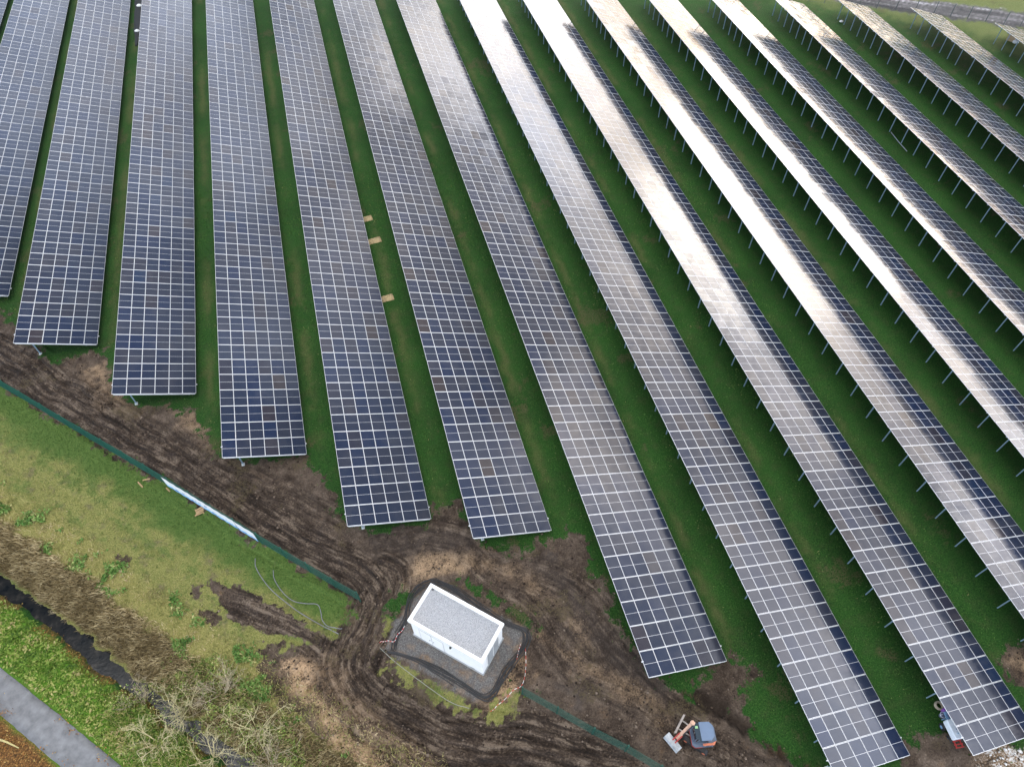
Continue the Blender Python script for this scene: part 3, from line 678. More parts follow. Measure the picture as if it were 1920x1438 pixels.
B_.l(B_.ramp(B_.noise(geo_.outputs['Position'], 1.4, 4, .6), [(.35, (.006, .008, .010)), (.6, (.018, .018, .018)), (.75, (.05, .045, .04))]), p_.inputs['Base Color'])
bn_ = B_.n('ShaderNodeBump'); bn_.inputs['Strength'].default_value = .22; bn_.inputs['Distance'].default_value = .03; B_.l(B_.noise(geo_.outputs['Position'], 5.0, 3, .6), bn_.inputs['Height']); B_.l(bn_.outputs[0], p_.inputs['Normal'])
structure(strip('water', DITCH, 1.1, -1.35, wm, 8), 'dark narrow ditch water')
# ------------------------------------------------------------------ transformer building
def pt(px, py, z=0.0, lift=0.0):
    x, y = G(px, py, z); return Vector((x, y, z+lift))
def gp(px, py, lift=0.0):
    x, y = G(px, py); z = ground_z(x, y); x, y = G(px, py, z); return Vector((x, y, z+lift))
M['render_wall'] = mat('white_render', (.84, .845, .84), .75, 0, .035, 1.5, .12, 40)
M['white_trim'] = mat('white_coping', (.82, .82, .80), .6, 0, .05, 2.0)
M['roof_gravel'] = mat('roof_gravel', (.33, .335, .35), .95, 0, .6, 26, .9, 30)
M['louvre'] = mat('louvre_grey', (.30, .32, .33), .5, .2, .12, 8)
M['dark'] = mat('black_rubber', (.018, .018, .020), .6, 0, .2, 8)
M['seam'] = mat('door_seam', (.42, .43, .43), .7)
A = Vector((45.91, -7.67, 0)); Bc = Vector((49.88, -11.50, 0)); Cc = Vector((51.80, -9.62, 0))
ux = (Bc-A).normalized(); uy = (Cc-Bc).normalized(); LB, WB, HB = (Bc-A).length, (Cc-Bc).length, 3.05
bz = .03
bld = empty('transformer_building', (A.x, A.y, bz), math.atan2(ux.y, ux.x))
tag(bld, 'white flat-roofed transformer building with a gravel roof, inside a loop of black cables', 'building')
m = MB(); m.box((LB/2, WB/2, HB/2-.15), (LB, WB, HB-.3), bev=.02); m.build('wall', M['render_wall'], bld)
m = MB(); m.box((LB/2, WB/2, .04), (LB+.16, WB+.16, .10)); m.build('plinth', M['louvre'], bld)
m = MB(); ov = .10; tw = .21; h0, h1 = HB-.3, HB+.06
for c, d in (((LB/2, -ov+tw/2, (h0+h1)/2), (LB+2*ov, tw, h1-h0)), ((LB/2, WB+ov-tw/2, (h0+h1)/2), (LB+2*ov, tw, h1-h0)),
             ((-ov+tw/2, WB/2, (h0+h1)/2-.001), (tw, WB+2*ov-2*tw, h1-h0-.002)), ((LB+ov-tw/2, WB/2, (h0+h1)/2-.001), (tw, WB+2*ov-2*tw, h1-h0-.002))):
    m.box(c, d)
par = m.build('parapet', M['white_trim'], bld)
# gravel roof as a bumpy sheet
n1, n2 = 64, 34; gx_ = np.linspace(tw-ov-.01, LB+ov-tw+.01, n1); gy_ = np.linspace(tw-ov-.01, WB+ov-tw+.01, n2); q1, q2 = np.meshgrid(gx_, gy_)
q3 = HB-.10+(fbm(q1*9, q2*9, 5, 3)-.5)*.10+(fbm(q1*1.2, q2*1.2, 6, 2)-.5)*.08
ii = np.arange(n1*n2).reshape(n2, n1); fq = np.stack([ii[:-1, :-1], ii[:-1, 1:], ii[1:, 1:], ii[1:, :-1]], -1).reshape(-1, 4)
link(bpy.data.objects.new('roof', np_mesh('roof', np.stack([q1.ravel(), q2.ravel(), q3.ravel()], 1), fq, M['roof_gravel'], smooth=True)), bld)
for x0, w_ in ((.62, .95), (1.57, .95)):
    m = MB()
    for c, d in (((x0+w_/2, -.008, 1.12), (w_-.04, .03, 2.0)),): m.box(c, d)
    dr = m.build('door', M['render_wall'], bld)
    m = MB()
    for c, d in (((x0+.01, -.022, 1.12), (.022, .012, 2.04)), ((x0+w_-.01, -.022, 1.12), (.022, .012, 2.04)), ((x0+w_/2, -.022, 2.13), (w_, .012, .022))): m.box(c, d)
    m.build('door_frame', M['seam'], dr)
    m = MB(); m.box((x0+(w_-.15 if x0 < 1 else .15), -.05, 1.05), (.03, .05, .14)); m.build('handle', M['louvre'], dr)
m = MB(); m.tube([(LB*.58, -.02, 2.52), (LB*.58, -.12, 2.52), (LB*.58, -.17, 2.46)], [.09, .085, .05], 10); m.build('wall_lamp', M['dark'], bld)
m = MB(); m.box((LB*.86, -.02, .16), (.35, .03, .12)); m.build('cable_inlet', M['louvre'], bld)
# louvred double door in the short wall
m = MB(); m.box((LB+.012, WB/2, 1.35), (.03, 1.5, 2.1)); lv = m.build('louvre_door', M['louvre'], bld)
m = MB()
for i in range(18): m.box((0, 0, 0), (.012, 1.36, .07), M=Matrix.Translation((LB+.04, WB/2, .45+i*.105)) @ Matrix.Rotation(R(35), 4, 'Y'))
m.build('slats', M['louvre'], lv)
m = MB()
for c, d in (((LB+.03, WB/2-.76, 1.35), (.05, .05, 2.2)), ((LB+.03, WB/2+.76, 1.35), (.05, .05, 2.2)), ((LB+.03, WB/2, 2.43), (.05, 1.57, .05)), ((LB+.05, WB/2, 1.35), (.03, .04, 2.1))): m.box(c, d)
m.build('louvre_frame', M['white_trim'], lv)
m = MB(); m.tube([(.25, WB-.2, HB-.1), (.25, WB-.2, HB+.03)], .05, 8); m.build('roof_pipe', M['dark'], bld)

# ------------------------------------------------------------------ cables round the building
LOOP = [(720+a/5.99, 1080+c/5.99) for a, c in ((98, 838), (100, 740), (150, 640), (238, 470), (258, 330), (310, 210), (390, 120), (480, 78), (570, 66), (700, 110), (850, 185), (1000, 300), (1150, 405),
        (1350, 525), (1560, 605), (1605, 680), (1580, 790), (1480, 930), (1370, 1060), (1300, 1200), (1240, 1310), (1150, 1368), (1060, 1340), (950, 1262), (800, 1175), (600, 1060), (400, 955), (200, 885), (70, 850))]
M['cable'] = mat('cable_black', (.020, .020, .022), .5, 0, .3, 3)
cxm, cym = 860, 1200
for c in range(9):
    off = (c-4)*1.6; pts = []
    i0, i1 = (0, len(LOOP)) if c < 6 else ((2, 22) if c == 6 else ((6, 29) if c == 7 else (9, 24)))
    for q, (a, e) in enumerate(LOOP[i0:i1]):
        dx, dy = a-cxm, e-cym; L_ = math.hypot(dx, dy); k_ = off+random.uniform(-2.2, 2.2)
        v = gp(a+dx/L_*k_, e+dy/L_*k_); pts.append((v.x, v.y))
    sp_ = spline(pts, 6); m = MB()
    m.tube([(x, y, max(ground_z(x, y), -.05)+.03+.015*(c % 3)) for x, y in sp_], .030, 6)
    tag(m.build('power_cable', M['cable'], smooth=True), 'black power cable laid in a bundle looping round the white building', 'cable', 'black cables around the building')
def loose(name, px, rad, m_, label, cat, group=None, lift=.02, n=6):
    pts = [gp(*p) for p in px]; sp_ = spline([(p.x, p.y) for p in pts], n); mb = MB()
    mb.tube([(x, y, ground_z(x, y)+lift+rad) for x, y in sp_], rad, 6)
    return tag(mb.build(name, m_, smooth=True), label, cat, group)
M['hose'] = mat('hose_grey', (.17, .175, .18), .5, 0, .15, 4); M['rope'] = mat('pale_rope', (.28, .28, .24), .8)
z1 = lambda a, c: (a/3, 960+c/3)
loose('drain_hose', [z1(*p) for p in ((1437, 262), (1440, 310), (1480, 380), (1540, 450), (1650, 540), (1760, 610), (1905, 685))], .032, M['hose'], 'longer grey hose lying from the lawn by the fence down to the ruts', 'hose')
loose('drain_hose', [z1(*p) for p in ((1538, 328), (1545, 380), (1590, 450), (1650, 500), (1720, 515), (1785, 520), (1805, 560), (1815, 610), (1850, 645), (1925, 655))], .032, M['hose'], 'kinked grey hose lying nearest to the green fence', 'hose')
loose('rope', [(712, 1214), (740, 1240), (790, 1278), (845, 1316), (880, 1328)], .022, M['rope'], 'thin pale rope on grass below the white building', 'rope')
loose('cable_offcut', [(712, 1218), (760, 1230), (800, 1252), (850, 1285)], .028, M['cable'], 'single dark cable lying just outside the lower left of the cable loop', 'cable')
M['tape_red'] = mat('tape_red', (.62, .05, .04), .5); M['tape_white'] = mat('tape_white', (.80, .80, .78), .5)
def tape(px, label, h0=.35):
    pts = spline([tuple(gp(*p)[:2]) for p in px], 10); mb = MB(); acc = 0
    for i in range(len(pts)-1):
        (x0, y0), (x1, y1) = pts[i], pts[i+1]; z0 = ground_z(x0, y0)+h0*(.6+.4*math.sin(i*.5)); zb = ground_z(x1, y1)+h0*(.6+.4*math.sin((i+1)*.5))
        mb.bar((x0, y0, z0), (x1, y1, zb), .02, .075, mi=i//2 % 2)
    return tag(mb.build('barrier_tape', [M['tape_red'], M['tape_white']]), label, 'barrier tape')
tape([(985, 1218), (986, 1250), (980, 1282), (960, 1298), (935, 1322), (920, 1334)], 'red and white barrier tape strung from the cable loop to the fence corner')
tape([(713, 1206), (722, 1203), (738, 1204), (748, 1190), (760, 1176)], 'short red and white barrier tape at the left corner of the gravel pad')
tape([(969, 1236), (972, 1222), (976, 1208)], 'small scrap of red and white tape on the cables right of the building', .12)

# ------------------------------------------------------------------ fences
M['fence'] = mat('fence_green', (.012, .085, .062), .5, .1, .15, 3)
M['fence_dark'] = mat('far_fence_steel', (.10, .12, .12), .5, .3, .15, 3)
def mesh_fence(line, h, label, m_, pan=2.5, step=.05, wire=.009, hz_n=10, name='mesh_fence', root=None):
    seg = []; 
    for (a, c) in zip(line[:-1], line[1:]):
        a, c = Vector((*a, 0)), Vector((*c, 0)); L_ = (c-a).length; n_ = max(1, round(L_/pan))
        for i in range(n_): seg.append((a.lerp(c, i/n_), a.lerp(c, (i+1)/n_)))
    rt = empty(name, (seg[0][0].x, seg[0][0].y, ground_z(seg[0][0].x, seg[0][0].y)))
    o0 = Vector(rt.location); tag(rt, label, 'fence')
    for i, (a, c) in enumerate(seg):
        za, zc = ground_z(a.x, a.y), ground_z(c.x, c.y); a3, c3 = Vector((a.x, a.y, za))-o0, Vector((c.x, c.y, zc))-o0
        dv = (c3-a3); n_ = max(2, int(dv.length/step)); mb = MB()
        for q in range(n_):
            p = a3.lerp(c3, (q+.5)/n_); mb.bar(p+Vector((0, 0, .06)), p+Vector((0, 0, h)), wire)
        for q in range(hz_n):
            zq = .08+(h-.1)*q/max(1, hz_n-1); mb.bar(a3+Vector((0, 0, zq)), c3+Vector((0, 0, zq)), wire*1.9, wire)
        mb.build('mesh_panel', m_, rt)
        for p in ([a3] if i < len(seg)-1 else [a3, c3]):
            mb = MB(); mb.box((p.x, p.y, p.z+h/2-.1), (.07, .07, h+.3)); mb.box((p.x, p.y, p.z+h+.07), (.085, .085, .03)); mb.build('post', m_, rt)
    return rt
mesh_fence(FENCE_A, 1.85, 'long green wire mesh fence carrying the white and blue banner', M['fence'])
mesh_fence(FENCE_B, 1.85, 'green wire mesh fence left of the excavator, starting at the tape corner', M['fence'], step=.05, wire=.008)
FARF = [G(*p) for p in ((1330, -52), (1440, -20), (1560, 14), (1665, 22), (1752, 26), (1818, 39), (1846, 43), (1882, 47), (1960, 66), (2060, 92))]
FARF = [(108.5, 74.6), (113.5, 71.3), (121.3, 66.9), (128.0, 63.6), (135.08, 59.98), (138.8, 57.35), (142.84, 54.65), (150.5, 50.4)]
mesh_fence(FARF, 1.7, 'distant dark wire fence between the far row ends and the puddled track', M['fence_dark'], pan=2.4, step=.6, wire=.006, hz_n=4)
# banner on the meadow side of the fence
def bann():
    a, c = Vector((*FENCE_A[3], 0)), Vector((*FENCE_A[4], 0)); a = Vector((*G(309, 900, 1.0), 0)); c = Vector((*G(481, 1005, 1.0), 0))
    d = (c-a).normalized(); nrm = Vector((d.y, -d.x, 0)); off = nrm*.09
    n = 60; L_ = (c-a).length; rows = (.22, .52, .74, 1.66); V = []; Fq = []; mi = []
    mb = MB(); msk = MB()
    for s_ in (0, .012):
        for i in range(n+1):
            p = a+d*(L_*i/n)+off*1+nrm*(s_+.012*math.sin(i*1.3)); zg = 0
            for z in rows: V.append((p.x, p.y, z+.02*math.sin(i*.45)))
    st = (n+1)*4
    for i in range(n):
        for j in range(3):
            o = i*4+j; Fq.append((o, o+4, o+5, o+1)); mi.append((1, 0, 0)[j]); Fq.append((st+o+1, st+o+5, st+o+4, st+o)); mi.append((1, 2, 0)[j])
    me = bpy.data.meshes.new('banner'); me.from_pydata(V, [], Fq)
    for m_ in (mat('banner_white', (.82, .83, .85), .5, 0, .03), mat('banner_blue', (.20, .45, .74), .5, 0, .1, 3), mat('banner_pale_blue', (.62, .74, .88), .5, 0, .25, 4)): me.materials.append(m_)
    me.polygons.foreach_set('material_index', mi); o = link(bpy.data.objects.new('banner', me))
    tag(o, 'long white banner with blue lower stripe hung on the green fence', 'banner')
    mk = MB(); u = .7
    while u < L_-.8:                       # rows of small illegible blue print
        w_ = random.uniform(.10, .32); zc = random.choice((1.0, .82, .66, .40))
        p = a+d*u+off+nrm*.034; q = p+d*w_; mk.bar((p.x, p.y, zc), (q.x, q.y, zc), .006, random.uniform(.05, .13), mi=random.randrange(2)); u += w_+random.uniform(.04, .35)
    mk.build('print', [mat('print_blue', (.03, .10, .42), .5), mat('print_sky', (.12, .42, .70), .5)], o)
bann()
M['wood'] = mat('raw_timber', (.36, .24, .12), .8, 0, .25, 12)
for (a, c), lab in ((((259, 904), (268, 914)), 'short pale plank on grass, leftmost of the offcuts by the fence'), (((268, 901), (282, 898)), 'short pale plank on grass, second offcut from the left by the fence'),
                    (((312, 915), (319, 922)), 'short pale plank on grass below the left end of the banner')):
    p, q = gp(*a, .05), gp(*c, .05); mb = MB(); mb.bar(p, q, .11, .035); tag(mb.build('plank', M['wood']), lab, 'plank')
p0 = gp(374.5, 959.5); pil = empty('timber_crate', p0); tag(pil, 'small broken wooden crate on grass below the banner', 'crate')
for i in range(4):
    mb = MB(); mb.box((random.uniform(-.06, .06), (i-1.5)*.16, .10+.03*(i % 2)), (.62, .11, .03), rz=random.uniform(-.15, .15)+.4); mb.build('board', M['wood'], pil)
for i in (-1, 1):
    mb = MB(); mb.box((i*.22, 0, .04), (.07, .58, .07), rz=.4); mb.build('runner', M['wood'], pil)

# ------------------------------------------------------------------ straw mats in the lane beside row five
M['straw'] = mat('straw_mat', (.34, .255, .135), .95, 0, .45, 7, .8, 20)
for (x, y), lab, L_ in zip(MATS_PX, ('beige straw mat on grass beside row five, farthest of the three', 'beige straw mat on grass beside row five, middle of the three', 'beige straw mat on grass beside row five, nearest of the three'), (1.25, 1.5, 1.45)):
    c0 = gp(x-3, y); ng = 26; q1, q2 = np.meshgrid(np.linspace(-L_/2, L_/2, ng), np.linspace(-.42, .42, 14))
    rag = .07*(vn(q1*9, q2*9, 3)-.5); e_ = np.minimum(np.minimum(L_/2-np.abs(q1), .42-np.abs(q2)), .06)/.06
    q3 = .012+.055*np.clip(e_, 0, 1)+.03*(vn(q1*6+x, q2*6, 8)-.5)
    ii = np.arange(ng*14).reshape(14, ng); fq = np.stack([ii[:-1, :-1], ii[:-1, 1:], ii[1:, 1:], ii[1:, :-1]], -1).reshape(-1, 4)
    o = link(bpy.data.objects.new('straw_mat', np_mesh('straw_mat', np.stack([(q1+rag).ravel(), (q2+rag).ravel(), q3.ravel()], 1), fq, M['straw'], smooth=True)))
    o.location = c0; o.rotation_euler = (0, 0, .10); tag(o, lab, 'mat', 'straw mats between the rows')

# ------------------------------------------------------------------ mini excavator
M['orange'] = mat('machine_orange', (.48, .15, .08), .65, 0, .35, 4); M['orange_pale'] = mat('worn_orange', (.50, .31, .22), .7, 0, .2, 5)
M['roofblue'] = mat('cab_roof_blue_grey', (.115, .165, .25), .4, 0, .08, 2); M['bodygrey'] = mat('machine_grey', (.10, .13, .18), .5, 0, .15, 3)
M['steel'] = mat('bucket_steel', (.42, .45, .48), .45, .5, .25, 5); M['paintgrey'] = mat('blade_grey', (.36, .32, .29), .6, .2, .25, 4)
M['glassd'] = mat('cab_glass', (.02, .035, .05), .06, 0, .05); M['red'] = mat('red_paint', (.36, .035, .03), .5, 0, .12, 4)
ec = gp(1309, 1384); hd = Vector((*G(1309-80, 1384-55), 0))-Vector((*G(1309, 1384), 0)); ua = math.atan2(hd.y, hd.x)
ex = empty('mini_excavator', (ec.x, ec.y, ec.z+.02), ua); ex.scale = (.86, .86, .86); tag(ex, 'small orange excavator with a blue-grey cab roof digging in the brown soil', 'excavator')
for s_ in (-1, 1):
    mb = MB(); prof = []
    for k in range(20):
        an = 2*math.pi*k/20; cxx = .72 if math.cos(an) > 0 else -.72; prof.append((cxx+.25*math.cos(an), .26+.25*math.sin(an)))
    n_ = len(prof); V = [(x, s_*.62-.17, z) for x, z in prof]+[(x, s_*.62+.17, z) for x, z in prof]
    mb.add(V, [tuple(range(n_)), tuple(range(2*n_-1, n_-1, -1))]+[(i, n_+i, n_+(i+1) % n_, (i+1) % n_) for i in range(n_)])
    for k in range(16): mb.box((-.72+k*.096, s_*.62, .515), (.05, .35, .03)); 
    tr_ = mb.build('track', M['dark'], ex)
    mb = MB(); mb.tube([(.72, s_*.62-.19, .26), (.72, s_*.62+.19, .26)], .13, 12); mb.tube([(-.72, s_*.62-.19, .26), (-.72, s_*.62+.19, .26)], .13, 12); mb.build('wheel', M['orange'], tr_)
mb = MB(); mb.box((0, 0, .40), (1.0, .9, .22), bev=.04); mb.tube([(0, 0, .5), (0, 0, .66)], .38, 16); mb.build('undercarriage', M['bodygrey'], ex)
bl = MB(); bl.box((1.62, 0, .27), (.09, 1.5, .34), bev=.03); bl.box((1.60, 0, .44), (.14, 1.5, .05)); bo = bl.build('dozer_blade', M['paintgrey'], ex)
mb = MB()
for s_ in (-1, 1): mb.bar((.5, s_*.28, .36), (1.58, s_*.34, .30), .09, .10)
mb.bar((1.05, -.30, .35), (1.05, .30, .35), .07); mb.build('blade_arm', M['paintgrey'], bo)
up = Matrix.Rotation(0, 4, 'Z')
f2 = Vector((*G(1262, 1390), 0))-Vector((*G(1309, 1387), 0)); sw = math.atan2(f2.y, f2.x)-ua
def loc(pts): c_, s_ = math.cos(sw), math.sin(sw); return [(x*c_-y*s_, x*s_+y*c_) for x, y in pts]
mb = MB(); mb.prism(loc([(-.95, -.45), (-.75, -.72), (.55, -.74), (.72, -.6), (.72, .55), (.55, .72), (-.75, .72), (-.95, .45)]), .66, .84); deck = mb.build('deck', M['bodygrey'], ex)
mb = MB(); mb.prism(loc([(.0, .724), (.55, .726), (.73, .56), (.73, -.55), (.75, -.55), (.75, .57), (.56, .745), (.0, .745)]), .70, .80); mb.build('deck_rim', M['red'], deck)
mb = MB(); mb.prism(loc([(-.94, -.44), (-.74, -.70), (-.32, -.71), (-.32, .71), (-.74, .70), (-.94, .44)]), .842, 1.42); mb.build('engine_hood', M['bodygrey'], ex)
mb = MB(); mb.prism(loc([(-.30, -.62), (-.30, .50), (.52, .50), (.62, .38), (.62, -.50), (.52, -.62)]), .842, 1.25); cab = mb.build('cab', M['bodygrey'], ex)
mb = MB(); mb.prism(loc([(-.28, -.60), (-.28, .48), (.50, .48), (.60, .36), (.60, -.48), (.50, -.60)]), 1.252, 2.22); mb.build('window', M['glassd'], cab)
mb = MB()
for x, y in loc([(-.28, -.60), (-.28, .48), (.50, .48), (.60, .36), (.60, -.48), (.50, -.60)]): mb.box((x, y, 1.74), (.06, .06, .97))
mb.build('pillar', M['bodygrey'], cab)
mb = MB(); mb.prism(loc([(-.62, -.40), (-.40, -.66), (.34, -.68), (.34, .54), (-.36, .56), (-.62, .28)]), 2.222, 2.32); mb.build('roof', M['roofblue'], cab)
mb = MB(); mb.prism(loc([(.344, -.66), (.70, -.52), (.70, .40), (.344, .52)]), 2.225, 2.285); mb.build('sunroof', M['glassd'], cab)
mb = MB(); (wx, wy), = loc([(.55, -.35)]); mb.box((wx, wy, 2.297), (.2, .16, .02), rz=sw); mb.build('beacon', mat('lamp_green', (.25, .45, .22), .3), cab)
mb = MB(); mb.prism(loc([(-.9, .46), (-.72, .73), (.1, .75), (.1, .6), (-.6, .58)]), 1.43, 1.5); mb.build('side_cover', M['orange'], ex)
# boom: elbow high in front of the cab, stick reaching down to the bucket
def WL(px, py, z):
    w_ = Vector((*G(px, py, ec.z+z), 0))-Vector((ec.x, ec.y, 0)); q = Matrix.Rotation(-ua, 4, 'Z') @ w_/.86; return Vector((q.x, q.y, z))
kn, tip, base_ = WL(1300, 1353.5, 2.25), WL(1270, 1383, .62), WL(1305, 1371, .9)
bd = (Vector((tip.x, tip.y, 0))-Vector((kn.x, kn.y, 0))).normalized(); bn2 = Vector((-bd.y, bd.x, 0))
mb = MB(); mid_ = base_.lerp(kn, .55)-bd*.16+Vector((0, 0, .12)); mb.bar(base_, mid_, .24, .26); mb.bar(mid_-Vector((0, 0, .04)), kn, .22, .24); mb.build('boom', M['bodygrey'], ex)
mb = MB(); mb.bar(kn+Vector((0, 0, .10))-bd*.1, tip, .24, .22); mb.box(kn+Vector((0, 0, .06)), (.34, .30, .30), bev=.08); stk = mb.build('stick', M['orange_pale'], ex)
mb = MB(); mb.bar(kn+bd*.05+bn2*.13+Vector((0, 0, .14)), kn.lerp(tip, .72)+bn2*.13+Vector((0, 0, .18)), .08); mb.build('hydraulic_cylinder', M['dark'], stk)
mb = MB()
for s_ in (-.13, .13): mb.bar(kn.lerp(tip, .78)+bn2*s_+Vector((0, 0, .16)), tip+bd*.22+bn2*s_+Vector((0, 0, .02)), .08, .10); mb.bar(tip+bn2*s_*.8, tip+bd*.30+bn2*s_-Vector((0, 0, .16)), .08)
mb.build('bucket_link', M['red'], ex)
mb = MB(); sec = [(-.30, .44), (.16, .48), (.28, .30), (.22, .08), (-.02, -.02), (-.30, .06), (-.30, .10), (-.03, .05), (.17, .13), (.21, .30), (.12, .42), (-.26, .40)]
bc_ = tip+bd*.42; bc_.z = 0
def BP(x, y, z): q = bc_+bd*x+bn2*y; return (q.x, q.y, z)
n_ = len(sec)
for y0, y1, sc_ in ((-.66, .66, sec),):
    V = [BP(x, y, z) for y in (y0, y1) for x, z in sc_]
    mb.add(V, [tuple(range(n_)), tuple(range(2*n_-1, n_-1, -1))]+[(i, n_+i, n_+(i+1) % n_, (i+1) % n_) for i in range(n_)])
for y in (-.66, .63): mb.add([BP(x, y, z) for x, z in ((-.29, .06), (.2, .06), (.26, .3), (.14, .45), (-.29, .42))]+[BP(x, y+.03, z) for x, z in ((-.29, .06), (.2, .06), (.26, .3), (.14, .45), (-.29, .42))],
    [(0, 1, 2, 3, 4), (9, 8, 7, 6, 5)]+[(i, 5+i, 5+(i+1) % 5, (i+1) % 5) for i in range(5)])
mb.build('bucket', M['steel'], ex)

# ------------------------------------------------------------------ gear under the overhang of row nine
M['purple'] = mat('purple_plastic', (.30, .10, .46), .5, 0, .1, 4); M['beige'] = mat('beige_hose', (.40, .34, .25), .7, 0, .15, 6)
M['whitep'] = mat('white_paint', (.78, .83, .88), .4, 0, .05, 3); M['skyblue'] = mat('pale_blue_paint', (.20, .34, .50), .5, 0, .1, 4); M['slate'] = mat('slate_plastic', (.16, .17, .24), .6)
tp = gp(1778, 1371); d_ = Vector((*G(1794+24, 1374+48), 0))-Vector((*G(1794, 1374), 0)); ta = math.atan2(d_.y, d_.x)
tr_ = empty('utility_trolley', (tp.x, tp.y, tp.z), ta); tag(tr_, 'white topped trolley with blue drawbar and red frame below the row edge', 'trolley')
mb = MB(); mb.box((0, 0, .72), (1.15, .66, .56), bev=.06); bx_ = mb.build('body', M['whitep'], tr_)
mb = MB(); mb.tube([(.05, .02, 1.0), (.05, .02, 1.06)], .06, 10); mb.build('cap', M['slate'], bx_)
mb = MB()
for s_ in (-1, 1): mb.bar((-.55, s_*.20, .41), (1.02, s_*.20, .41), .07)
for x in (.62, .82, 1.0): mb.bar((x, -.28, .42), (x, .28, .42), .06)
mb.build('frame', M['red'], tr_)
mb = MB(); mb.box((-.78, 0, .66), (.44, .18, .08)); mb.box((-.98, 0, .72), (.16, .14, .12)); mb.bar((-.66, -.42, .62), (-.66, .42, .62), .05); mb.build('drawbar', M['skyblue'], tr_)
for x, y in ((-.3, -.38), (-.3, .38), (.45, -.38), (.45, .38)):
    mb = MB(); mb.tube([(x, y-.06, .24), (x, y+.06, .24)], .24, 16); w_ = mb.build('wheel', M['dark'], tr_)
    mb = MB(); mb.tube([(x, y-.07, .24), (x, y+.07, .24)], .11, 10); mb.build('hub', M['skyblue'], w_)
cp_ = gp(1759, 1323); mb = MB(); 
for q, (r_, zq) in enumerate(((.25, .04), (.25, .10), (.25, .16), (.19, .04), (.19, .10), (.19, .17), (.22, .21))):
    mb.tube([(r_*math.cos(a), r_*math.sin(a), zq) for a in np.linspace(0, 2*math.pi, 25)], .034, 6, cap=False)
o = mb.build('hose_coil', M['beige'], smooth=True); o.location = cp_; tag(o, 'round beige hose coil on grass under the edge of row nine', 'hose coil')
q_ = gp(1772, 1336); cr = empty('storage_box', q_, ta+.2); tag(cr, 'purple storage box on grass beside the beige hose coil', 'box')
mb = MB(); mb.box((0, 0, .19), (.52, .42, .36), bev=.03); mb.build('body', M['purple'], cr); mb = MB(); mb.box((0, 0, .39), (.56, .46, .05), bev=.015); mb.build('lid', M['purple'], cr)
q_ = gp(1764, 1342); bk = empty('bucket', q_); tag(bk, 'small slate grey bucket next to the purple box', 'bucket')
mb = MB(); mb.tube([(0, 0, 0), (0, 0, .30)], [.14, .18], 14); mb.build('body', M['slate'], bk, True); mb = MB(); mb.tube([(.18*math.cos(a), .18*math.sin(a), .30) for a in np.linspace(0, 2*math.pi, 17)], .016, 5, cap=False)
mb.tube([(.18*math.cos(a), .05, .30+.12*math.sin(a)) for a in np.linspace(0, math.pi, 9)], .01, 5); mb.build('handle', M['whitep'], bk)

# ------------------------------------------------------------------ bits and pieces in the distance
q_ = gp(1896, 74); cr = empty('crate', q_, .6); tag(cr, 'beige crate on grass at the far top right row end', 'crate')
mb = MB(); mb.box((0, 0, .45), (1.6, 1.0, .9), bev=.04); mb.build('body', mat('crate_tan', (.45, .33, .20), .8, 0, .15, 5), cr); mb = MB(); mb.box((0, 0, .93), (1.66, 1.06, .05)); mb.build('lid', mat('crate_lid', (.52, .40, .26), .8, 0, .15, 5), cr)
M['sack'] = mat('white_sack', (.78, .80, .80), .7, 0, .1, 4)
def sack(px, py, r_, lab, cat='sack'):
    v = gp(px, py); mb = MB(); n_ = 10; V = []; Fc = []
    for i in range(6):
        t = i/5; rr = r_*math.sin(math.pi*(.16+.80*t))**.6*(1-.25*t)
        for k in range(n_): a = 2*math.pi*k/n_; w_ = 1+.18*math.sin(k*2.3+i); V.append((rr*w_*math.cos(a)*1.25, rr*w_*math.sin(a), r_*1.05*t))
    for i in range(5):
        for k in range(n_): Fc.append((i*n_+k, i*n_+(k+1) % n_, (i+1)*n_+(k+1) % n_, (i+1)*n_+k))
    Fc += [tuple(range(n_-1, -1, -1)), tuple(range(5*n_, 6*n_))]; mb.add(V, Fc); o = mb.build('sack', M['sack'], smooth=True); o.location = v; tag(o, lab, cat); return o
sack(1903, 81, .42, 'white sack on grass near the beige crate at far right')
sack(1577, 42, .26, 'tiny white sack on grass left of the longest pale row end')
sack(262, 13, .34, 'white lump as bright reflection on the puddle sheet, the farther one, at the top edge'); sack(258, 60, .30, 'white lump as bright reflection on the puddle sheet, the nearer one, at top left')  # these two white lumps stand in for bright reflections on the dark wet strip
loose('pipe', [(1670, 249), (1685, 268), (1700, 285)], .045, M['galv'], 'thin metal pipe lying on grass between two right hand rows', 'pipe', n=3)
a_, c_ = gp(262, -8), gp(256, 88); mb = MB(); nn = 26
dl = (c_-a_); pr = Vector((-dl.y, dl.x, 0)).normalized(); V = []; Fc = []
for i in range(nn):
    p = a_+dl*(i/(nn-1)); w_ = .55*(1-.75*max(0, i/(nn-1)-.55)/.45)+random.uniform(-.1, .1)
    for f in (-1, -.3, .4, 1): V.append((p.x+pr.x*w_*f, p.y+pr.y*w_*f, p.z+.04+random.uniform(0, .09)))
    if i: o_ = (i-1)*4; Fc += [(o_+j, o_+j+1, o_+5+j, o_+4+j) for j in range(3)]
mb.add(V, Fc); o = mb.build('puddle_sheet', mat('black_sheet', (.016, .018, .02), .85), smooth=True); sm = o.modifiers.new('thickness', 'SOLIDIFY'); sm.thickness = .02
tag(o, 'crumpled black sheet standing in for a reflective puddle in the lane at the top left', 'sheet')  # dark sheet added in place of a reflecting puddle

